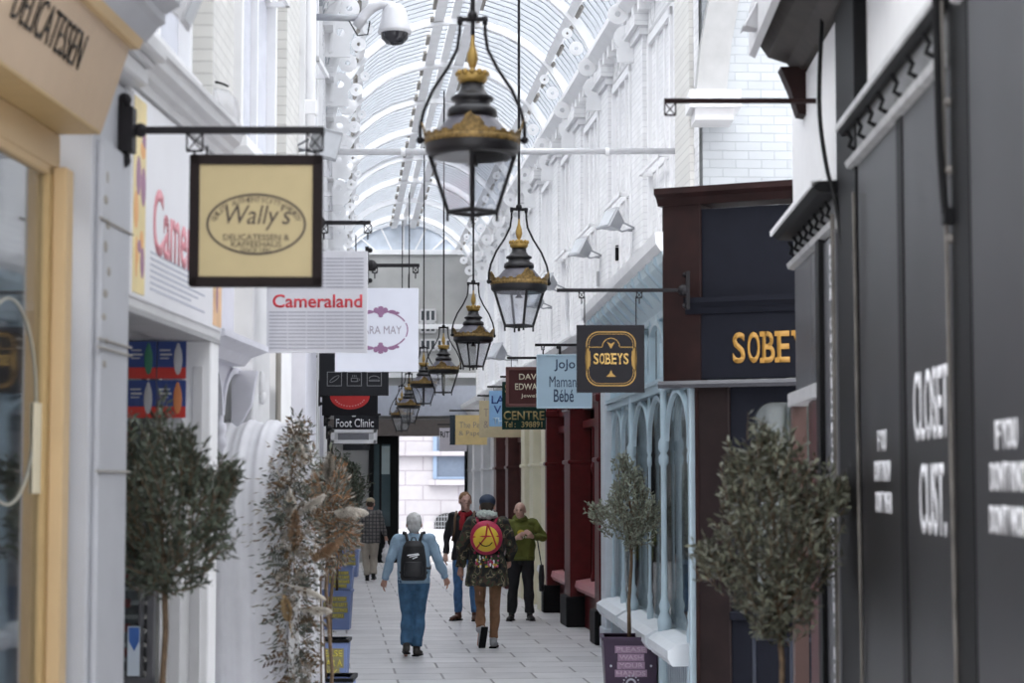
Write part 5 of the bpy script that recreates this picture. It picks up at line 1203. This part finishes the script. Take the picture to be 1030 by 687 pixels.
m = MB(); yy = .165*s; m.ball((.02*s, yy, 1.30*s), (.055*s, .014, .045*s), 14, 8); m.build('yellow_print', mat('hood_yellow', (.55,.42,.03), .6), top, True)
m = MB(); 
for k in range(6): m.ball(((-.085+.034*k)*s, yy+.004, 1.235*s), (.013*s, .010, .018*s), 8, 6)
m.build('white_print', mat('hood_white', (.6,.62,.5), .6), top)
bg_ = thing('shoulder_bag', 'black bag hanging at the side of the person in the green hoodie', 'bag', (G.x+.30, G.y+.02, .42), 0)
m = MB(); loft(m, [(V3(0, 0, 0), .035, .10), (V3(0, 0, .2), .045, .12), (V3(0, 0, .38), .03, .10)]); from_mesh(remesh(m, .010, 1), 'bag_body', nyl, bg_); MB().tube([(0, -.08, .36), (-.04, -.07, .6), (-.09, -.02, .95), (-.10, .03, .98)], .010, 6).build('strap', nyl, bg_, True)

# 5 far man, checked jacket
chk, nt, bs = new_mat('checked_wool'); tc = nt.nodes.new('ShaderNodeTexCoord'); sx_ = nt.nodes.new('ShaderNodeSeparateXYZ'); nt.links.new(tc.outputs['Object'], sx_.inputs[0]); acc = None
for ax in 'XZ':
    mm_ = nt.nodes.new('ShaderNodeMath'); mm_.operation = 'MULTIPLY'; mm_.inputs[1].default_value = 14; nt.links.new(sx_.outputs[ax], mm_.inputs[0]); fr = nt.nodes.new('ShaderNodeMath'); fr.operation = 'FRACT'; nt.links.new(mm_.outputs[0], fr.inputs[0])
    gt = nt.nodes.new('ShaderNodeMath'); gt.operation = 'GREATER_THAN'; gt.inputs[1].default_value = .72; nt.links.new(fr.outputs[0], gt.inputs[0])
    if acc is None: acc = gt
    else: ad = nt.nodes.new('ShaderNodeMath'); ad.operation = 'MAXIMUM'; nt.links.new(acc.outputs[0], ad.inputs[0]); nt.links.new(gt.outputs[0], ad.inputs[1]); acc = ad
mx = nt.nodes.new('ShaderNodeMix'); mx.data_type = 'RGBA'; mx.inputs['A'].default_value = (.17,.16,.155,1); mx.inputs['B'].default_value = (.05,.05,.055,1); nt.links.new(acc.outputs[0], mx.inputs['Factor']); nt.links.new(mx.outputs['Result'], bs.inputs['Base Color']); bs.inputs['Roughness'].default_value = .9
G = ground(372, 584)
t, g, s, top, hp = person('person in a grey checked jacket, flat cap and beige trousers walking away far left', (G.x, G.y, 0), .0, 1.68,
    dict(head=V3(0, .04, 1.62), elR=V3(.27, -.03, 1.16), wrR=V3(.33, .04, .93), knL=V3(-.10, .03, .5), anL=V3(-.05, -.05, .09), toL=V3(-.06, .08, .03), knR=V3(.08, .05, .5), anR=V3(.08, -.08, .12), toR=V3(.09, .03, .03)),
    dict(skin=skin, hair='short', hairm=MATS['dark_hair'], cap=mat('tan_cap', (.34,.29,.20), .8), trousers=mat('beige_trousers', (.38,.34,.29), .8, var=.1), trw=1.15, shoes=mat('black_shoe2', (.012,.012,.012), .4), top=chk, hem=.80, bulk=1.15, topw=1.12, slv=1.1, flare=1.08))
bg_ = thing('carrier_bag', 'white plastic carrier bag held by the far person in the checked jacket', 'bag', (G.x+g('wrR').x+.02, G.y+g('wrR').y+.02, g('wrR').z-.52), 0)
m = MB(); loft(m, [(V3(0, 0, 0), .07, .09), (V3(0, 0, .1), .10, .12), (V3(0, 0, .25), .08, .10), (V3(0, 0, .36), .03, .04), (V3(0, 0, .44), .018, .03)]); from_mesh(remesh(m, .012, 2, (.03, 14, 1)), 'bag_body', mat('white_plastic', (.72,.72,.74), .4), bg_)
# ================================================================== PLANTS
leafA = mat('olive_leaf', (.07,.085,.06), .45, island=.45, var=.3)
leafB = mat('olive_leaf_pale', (.24,.26,.20), .45, island=.4, var=.25)
bark = mat('bark', (.13,.085,.05), .8, var=.35, scale=30, bump=.3)
soil = mat('soil', (.03,.022,.018), .9, var=.3, scale=40)
def leaf(bm, p, d, L, w, up):
    s = d.cross(up)
    if s.length < 1e-3: s = d.cross(Vector((1, 0, 0)))
    s.normalize(); nrm = s.cross(d)
    a = bm.verts.new(p); b = bm.verts.new(p+d*L*.5+s*w+nrm*w*.4); c = bm.verts.new(p+d*L); e = bm.verts.new(p+d*L*.5-s*w+nrm*w*.4); f = bm.verts.new(p+d*L*.5-nrm*w*.1)
    for q in ((a, f, b), (b, f, c), (c, f, e), (e, f, a)): bm.faces.new(q)
def rv(): 
    while 1:
        v = Vector((random.uniform(-1, 1), random.uniform(-1, 1), random.uniform(-1, 1)))
        if .05 < v.length < 1: return v
def crown(c, rad, ntw, nl, L, w, seed, lobes=()):
    random.seed(seed); m = MB(); tw = MB(); c = Vector(c); base = c-Vector((0, 0, rad[2]*.95))
    for i in range(ntw):
        v = rv(); v = v.normalized()*(v.length**.5)
        s = 1+.55*noise.noise(v*2.2+Vector((seed, 0, 0)))
        tip = c+Vector((v.x*rad[0]*s, v.y*rad[1]*s, v.z*rad[2]*s))
        if lobes and i % 5 == 0:
            lb = random.choice(lobes); tip = c+Vector(lb[:3])+Vector((random.gauss(0, 1), random.gauss(0, 1), random.gauss(0, 1)))*lb[3]*.45
        dirv = (tip-base).normalized(); dirv = (dirv+Vector((0, 0, .25))+rv()*.5).normalized(); n = nl; ln = L*2.6
        st = tip-dirv*ln
        tw.tube([st, (st+tip)/2+rv()*.01, tip], [.003, .002, .001], 4, cap=False)
        for k in range(n):
            f = k/n; p = st+(tip-st)*f; d = (dirv*.7+rv().normalized()*.8).normalized(); leaf(m.bm, p, d, L*random.uniform(.7, 1.15), w*random.uniform(.8, 1.2), rv())
    return m, tw, base
def planter(name_label, loc, rz, W, Hh, m, tree, text=None, tmat=None, rim=black, cat='potted tree', hand=False):
    t = thing('potted_olive_tree', name_label, cat, loc, rz)   # local: x outward (towards the viewer), y right
    b = MB(); wb = W*.88/2; wt = W/2; th = .02
    v = [b.bm.verts.new(p) for p in [(-wb, -wb, 0), (wb, -wb, 0), (wb, wb, 0), (-wb, wb, 0), (-wt, -wt, Hh), (wt, -wt, Hh), (wt, wt, Hh), (-wt, wt, Hh), (-wt+th, -wt+th, Hh), (wt-th, -wt+th, Hh), (wt-th, wt-th, Hh), (-wt+th, wt-th, Hh), (-wt+th, -wt+th, Hh-.08), (wt-th, -wt+th, Hh-.08), (wt-th, wt-th, Hh-.08), (-wt+th, wt-th, Hh-.08)]]
    for f in [(0,3,2,1),(0,1,5,4),(1,2,6,5),(2,3,7,6),(3,0,4,7),(4,5,9,8),(5,6,10,9),(6,7,11,10),(7,4,8,11),(8,9,13,12),(9,10,14,13),(10,11,15,14),(11,8,12,15)]: b.bm.faces.new([v[i] for i in f])
    pot = b.build('planter_box', m, t)
    r = MB(); e = .012
    for s in (-1, 1): r.box(-wt-e, wt+e, min(s*(wt-th), s*(wt+e)), max(s*(wt-th), s*(wt+e)), Hh-.02, Hh+.01); r.box(min(s*(wt-th), s*(wt+e)), max(s*(wt-th), s*(wt+e)), -wt+th, wt-th, Hh-.02, Hh+.01)
    r.build('rim', rim, pot); box(-wt+th, wt-th, -wt+th, wt-th, Hh-.10, Hh-.05).build('soil', soil, t)
    if text:
        sl = math.atan2(wt-wb, Hh); M = Matrix.Translation((wb+.001, 0, 0)) @ Matrix.Rotation(sl, 4, 'Y'); lt = MB(); bk = MB()
        n = len(text)
        for i, (s, fw) in enumerate(text):
            z = Hh*(.80-.145*i) if n == 4 else Hh*(.76-.18*i); h = Hh*(.085 if n == 4 else .12)
            me = text_mesh(s, 0, z, W*fw, h, x=.003, bold=.03, t=.002); lt.add(me, M); bpy.data.meshes.remove(me)
            bk.box(.0, .002, -W*fw/2-.015, W*fw/2+.015, z-h*.78, z+h*.78, M)
        bk.build('text_bands', tmat[1], pot); lt.build('lettering', tmat[0], pot)
        if hand:
            hm = MB(); z = Hh*.18
            hm.ring(0, z, .05, .05, .018, .003, .006, 20); hm.box(.003, .006, -.02, .03, z-.06, z-.02)
            for k in range(8): a = PI*k/7; hm.bx((.004, .075*math.cos(a), z+.075*math.sin(a)), (.003, .014, .014))
            me = hm.mesh('q'); lt = MB(); lt.add(me, M); lt.build('hand_symbol', tmat[2], pot)
            d = MB(); [d.add(MB().ball((.003, s*W*.36, Hh*.5), (.003, .012, .012), 8, 5).mesh('q'), M) for s in (-1, 1)]; split_loose(d.build('screw', tmat[2], pot))
    # tree
    (cx, cy, cz, rx, ry, rz_, ntw, L, w, lm, seed, lobes) = tree
    m_, tw, base = crown((cx, cy, cz), (rx, ry, rz_), ntw, 9, L, w, seed, lobes)
    tr = MB(); r0 = .017
    tr.tube([(0, 0, Hh-.08), (cx*.2+.01, cy*.2-.008, Hh+(base.z-Hh)*.35), (cx*.6-.006, cy*.6+.01, Hh+(base.z-Hh)*.75), (cx, cy, base.z+.03)], [r0*1.2, r0, r0*.95, r0], 10)
    random.seed(seed)
    for k in range(9):
        v = rv().normalized(); v.z = abs(v.z)+.3; e2 = Vector((cx, cy, base.z))+Vector((v.x*rx*.7, v.y*ry*.7, v.z*rz_*1.1)); st = Vector((cx, cy, base.z+.01*k)); mid = (st+e2)/2+rv()*.03; tr.tube([st, mid, e2], [.009, .006, .003], 6)
    tk = tr.build('trunk', bark, t, smooth=True); tw.build('twigs', bark, tk); m_.build('foliage', lm, t)
    return t
blue = mat('planter_blue', (.19,.26,.50), .5, var=.04); blu2 = mat('planter_blue_band', (.20,.22,.27), .5); yel = mat('yellow_lettering', (.62,.52,.08), .5); yband = mat('olive_yellow_band', (.30,.27,.12), .5)
purple = mat('planter_purple', (.045,.022,.055), .4); pnk = mat('pink_lettering2', (.55,.42,.52), .5); pband = mat('pink_band', (.36,.24,.34), .5); wh = mat('pale_symbol', (.55,.55,.62), .5)
Bt = (yel, yband)
msg = [("PLEASE", .72), ("WEAR A", .72), ("MASK", .5)]
msg2 = [("PLEASE KEEP", .66), ("TO THE LEFT", .72), ("SOCIAL DISTANCE", .74), ("MARKERS", .5)]
planter('nearest blue planter, only its dark rim above the bottom edge, by the arch', (-1.44, 15.5, 0), -PI/2, .44, .50, blue, (-.0, -.12, 1.95, .22, .22, .30, 110, .07, .010, leafB, 21, ()), msg, Bt)
planter('blue planter with three large yellow words, second from the viewer on the left', (-1.74, 19.2, 0), -PI/2, .36, .50, blue, (.0, .03, 1.75, .24, .22, .36, 130, .07, .010, leafA, 22, ()), msg, Bt)
planter('blue planter with four small yellow lines, largest such one, third along the left', (-2.40, 27.4, 0), -PI/2, .42, .52, blue, (0, .08, 1.9, .34, .3, .50, 150, .09, .014, leafA, 23, ()), msg2, Bt, rim=blue)
planter('blue planter with four yellow lines, fourth along the left, just beyond the third', (-3.02, 35.2, 0), -PI/2, .46, .52, blue, (0, .1, 1.95, .38, .3, .55, 140, .10, .016, leafA, 24, ()), msg2, Bt, rim=blue)
planter('farthest blue planter with yellow words on the left', (-3.50, 42.5, 0), -PI/2, .5, .56, blue, (0, .0, 1.9, .38, .3, .50, 120, .10, .016, leafA, 25, ()), msg2, Bt, rim=blue)
planter('purple square planter reading PLEASE WASH YOUR HANDS, with a slim olive tree', (1.13, 19.3, 0), -PI/2, .53, .52, purple, (.0, .02, 1.80, .30, .28, .40, 330, .055, .011, leafB, 26, ((0, -.36, -.05, .10), (0, .28, -.1, .12), (0, -.05, .42, .1))),
    [("PLEASE", .52), ("WASH", .42), ("YOUR", .44), ("HANDS", .52)], (pnk, pband, wh), rim=purple, hand=True)
terr = mat('grey_pot', (.10,.10,.11), .6)
planter('bushy dark olive tree in front of the camera shop window at near left', (-1.80, 10.35, 0), -PI/2, .36, .45, terr, (.0, -.0, 1.93, .32, .32, .46, 560, .065, .0085, leafA, 27, ((0, .34, .12, .08), (0, .30, -.1, .1), (0, -.26, -.1, .1))), rim=terr)
planter('large silvery olive tree in front of the maroon doorway at near right', (1.45, 10.7, 0), -PI/2, .38, .45, terr, (.0, -.03, 1.74, .38, .32, .52, 700, .06, .010, mat('olive_leaf_silver', (.115,.12,.085), .38, island=.75, var=.3), 28, ((0, -.40, -.10, .07), (0, .34, .25, .10), (0, -.05, .52, .12), (0, -.2, .35, .1))), rim=terr)

# ================================================================== DRAPED ARCH
sheer = mat('white_drape', (.90,.90,.93), .6, var=.03)
t = thing('draped_arch', 'white fabric-draped arch dressed with dried flowers and pampas, left of the walk', 'arch', (-2.06, 14.45, 0), RN)
Rr, zs_, dp_ = .80, 1.64, .53     # arch radius along the wall, springing, depth from the wall
m = MB(); N = 60; K = 46
path = []
for i in range(N+1):
    s = i/N
    if s < .33: path.append((-Rr, zs_*s/.33, (-1, 0)))
    elif s > .67: path.append((Rr, zs_*(1-s)/.33, (1, 0)))
    else: a = PI-PI*(s-.33)/.34; path.append((Rr*math.cos(a), zs_+Rr*math.sin(a), (math.cos(a), math.sin(a))))
V = []
for i, (y, z, nn) in enumerate(path):
    row = []
    sg = .0
    for k in range(K+1):
        f = k/K; fold = .014*math.sin(f*22+.8*math.sin(i*.09))+.005*math.sin(f*55+i*.05); pinch = -.012*math.exp(-((z-1.30)/.03)**2)
        row.append(m.bm.verts.new((dp_*f+(.10*f*(1-z/2.4) if 1 else 0), y+nn[0]*(fold+pinch), max(.01, z+nn[1]*fold))))
    V.append(row)
for i in range(N):
    for k in range(K): m.bm.faces.new([V[i][k], V[i+1][k], V[i+1][k+1], V[i][k+1]])
bmesh.ops.solidify(m.bm, geom=list(m.bm.faces), thickness=.012); m.build('drape', sheer, t, smooth=True)
m = MB()
for xo in (.0, .53):
    m.tube([(xo+(.09 if xo else 0), -Rr+.03, 0), (xo, -Rr+.03, zs_)]+[(xo, (Rr-.03)*math.cos(a), zs_+(Rr-.03)*math.sin(a)) for a in [PI-PI*j/18 for j in range(1, 18)]]+[(xo, Rr-.03, zs_), (xo+(.09 if xo else 0), Rr-.03, 0)], .018, 8)
m.build('frame', white, t, smooth=True)
m = MB(); m.box(.58, .65, -Rr-.03, -Rr+.02, 0, 1.35); m.build('front_board', white, t)
pam = mat('pampas_cream', (.60,.52,.42), .9, island=.15, var=.1); pam2 = mat('pampas_brown', (.36,.24,.15), .9, island=.25, var=.2); pamw = mat('pampas_white', (.70,.66,.60), .9, island=.1)
dried = mat('dried_leaf', (.13,.08,.04), .8, island=.5, var=.3); greyl = mat('grey_green_leaf', (.10,.11,.09), .6, island=.4, var=.3); palel = mat('pale_dried_leaf', (.30,.27,.23), .7, island=.3, var=.2)
def plume(par, p, d, L, r, m, seed):
    random.seed(seed); mb = MB(); p = Vector(p); d = Vector(d).normalized(); mb.tube([p-d*.12, p+d*L*.9], [.004, .002], 5)
    for i in range(420):
        f = random.random(); rr = r*math.sin(PI*min(1, f*.92+.08))**.6; q = p+d*L*f; a = rv().normalized(); a = (a-d*a.dot(d)); 
        if a.length < .1: continue
        a.normalize(); e = q+a*rr+d*(L*.13)+Vector((0, 0, -.02)); s = a.cross(d)*.0022
        v = [mb.bm.verts.new(x) for x in (q-s, q+s, (q+e)/2+s*1.3+Vector((0, 0, .008)), e)]; mb.bm.faces.new(v)
    return mb.build('pampas_plume', m, par)
gar = MB(); random.seed(40); g2 = MB(); g3 = MB()
# garland follows the front rim of the arch from the crown down the near leg
def rim_pt(s):
    if s < .45: a = PI*.60+PI*.40*s/.45; return Vector((.57, Rr*math.cos(a), zs_+Rr*math.sin(a)))
    z = zs_*(1-(s-.45)/.55); return Vector((.59+.06*(1-z/zs_), -Rr, z))
def wd_(s): return .05+.17*math.sin(PI*min(1, max(0, s*1.05)))**1.6
for i in range(4200):
    s = random.random()**.85; c0 = rim_pt(s); w_ = wd_(s); p = c0+Vector((random.gauss(.02, .5)*w_, random.gauss(-.1, .5)*w_*.8, random.gauss(0, .05)))
    d = (p-c0+rv()*.1+Vector((0, 0, -.03))).normalized()
    leaf((gar, g2, g3)[i % 3].bm, p, d, random.uniform(.03, .07), random.uniform(.005, .012), rv())
for k in range(44):       # fern-like sprays
    s = random.uniform(.25, .85); c0 = rim_pt(s); d = (Vector((random.uniform(-1, 1), -.5, random.uniform(-.6, .7)))).normalized(); L = random.uniform(.12, .24); tgt = (gar, g2, g3)[k % 3]
    tgt.tube([c0, c0+d*L*.6, c0+d*L+Vector((0, 0, -.04))], [.003, .002, .001], 4)
    for j in range(14):
        f = (j+2)/16; q = c0+d*L*f+Vector((0, 0, -.04*f*f)); sd = d.cross(Vector((0, 1, 0))).normalized()*(1 if j % 2 else -1); leaf(tgt.bm, q, (sd+d*.5).normalized(), .05, .008, Vector((0, 1, 0)))
ga = gar.build('dried_foliage', dried, t); g2.build('grey_foliage', greyl, t); g3.build('pale_foliage', palel, t)
for i, (s, off, d, L, r, mm) in enumerate([
    (.50, (.02, -.05, .02), (.05, -.2, 1), .30, .055, pam2), (.62, (.06, -.08, .0), (.9, -.2, .05), .20, .045, pamw), (.58, (.0, -.10, .05), (.8, -.2, -.25), .24, .04, pamw),
    (.66, (-.02, -.10, .05), (-.15, -.2, .9), .18, .045, mat('pampas_gold', (.46,.33,.18), .9, island=.2)), (.80, (-.05, -.08, .0), (-.45, -.2, -1), .28, .06, pam2), (.82, (.04, -.08, .0), (.1, -.2, -1), .26, .055, pam),
    (.30, (.0, -.06, .0), (.1, -.2, -.9), .20, .05, pamw), (.10, (.0, -.05, .0), (.3, -.3, -.6), .18, .05, pamw), (.42, (.06, -.06, .08), (.7, -.1, .5), .22, .045, pamw), (.54, (.12, .0, .1), (.8, 0, .6), .26, .05, pam2)]):
    plume(t, rim_pt(s)+Vector(off), d, L, r, mm, 50+i)
# free-standing spray beside it
t2 = thing('dried_flower_stand', 'tall spray of dried fronds with a white pampas plume, right of the draped arch', 'flower arrangement', (-1.36, 15.9-.95, 0))
m = MB(); m.lathe([(.0, 0), (.12, 0), (.12, .02), (.02, .03)], 20); m.tube([(0, 0, 0), (.02, 0, .6), (-.03, 0, 1.2), (.0, 0, 1.7)], .014, 8); m.tube([(0, 0, 0), (-.06, 0, .5), (-.07, 0, 1.3)], .008, 6); m.build('stem', bark, t2, smooth=True)
A, B, D = MB(), MB(), MB(); random.seed(77)
for i in range(2200):
    v = rv(); p = Vector((.02+v.x*.17, v.y*.15, 1.75+v.z*.42)); p.x += .04*math.sin(p.z*9); d = (v+rv()*.6+Vector((0, 0, .2))).normalized(); leaf((A, B, D)[i % 3].bm, p, d, random.uniform(.03, .07), random.uniform(.005, .010), rv())
for k in range(7):
    a = random.uniform(-1.2, 1.2); z = 1.5+k*.09; pts = [Vector((0, -.05, z))+Vector((math.sin(a)*f*.24, 0, .20*f-.22*f*f)) for f in (0, .25, .5, .75, 1)]; A.tube(pts, [.014, .013, .010, .008, .003], 6)
A.build('brown_fronds', mat('rust_frond', (.26,.14,.07), .8, island=.3), t2); B.build('grey_leaves', greyl, t2); D.build('pale_leaves', palel, t2)
plume(t2, (.03, -.1, 1.78), (1, -.1, .02), .24, .06, pamw, 90); plume(t2, (-.08, -.1, 1.72), (-.1, -.1, 1), .36, .05, pam2, 91); plume(t2, (-.02, -.1, 2.0), (.1, -.1, .9), .22, .05, palel, 92)
# ================================================================== LIGHT, CAMERA
wd = bpy.data.worlds.new('sky'); bpy.context.scene.world = wd; wd.use_nodes = True
nt = wd.node_tree; bg = nt.nodes['Background']; tc = nt.nodes.new('ShaderNodeTexCoord'); sx = nt.nodes.new('ShaderNodeSeparateXYZ'); nt.links.new(tc.outputs['Generated'], sx.inputs[0])
mr = nt.nodes.new('ShaderNodeMapRange'); mr.interpolation_type = 'SMOOTHSTEP'; mr.inputs['From Min'].default_value = .18; mr.inputs['From Max'].default_value = .85; mr.inputs['To Min'].default_value = 2.1; mr.inputs['To Max'].default_value = 7.0
nt.links.new(sx.outputs['Z'], mr.inputs['Value']); nt.links.new(mr.outputs['Result'], bg.inputs['Strength']); bg.inputs['Color'].default_value = (.95,.965,1,1)
sn = bpy.data.lights.new('sun', 'SUN'); sn.energy = 2.5; sn.angle = math.radians(20); sn.color = (1,.96,.9)
so = bpy.data.objects.new('sun', sn); C.objects.link(so)
so.rotation_euler = Vector((-.62, -.35, .75)).to_track_quat('Z', 'Y').to_euler()
cm = bpy.data.cameras.new('camera'); co = bpy.data.objects.new('camera', cm); C.objects.link(co)
cm.sensor_width = 36; cm.lens = F*36/1030; co.location = (0, 0, CZ); co.rotation_euler = (PI/2+PITCH, 0, 0)
cm.dof.use_dof = True; cm.dof.focus_distance = 25; cm.dof.aperture_fstop = 2.6; cm.clip_end = 500; cm.clip_start = .1
sc = bpy.context.scene; sc.camera = co
sc.view_settings.view_transform = 'Standard'; sc.view_settings.look = 'None'; sc.view_settings.gamma = 1
sc.view_settings.exposure = -.30; sc.view_settings.use_curve_mapping = False
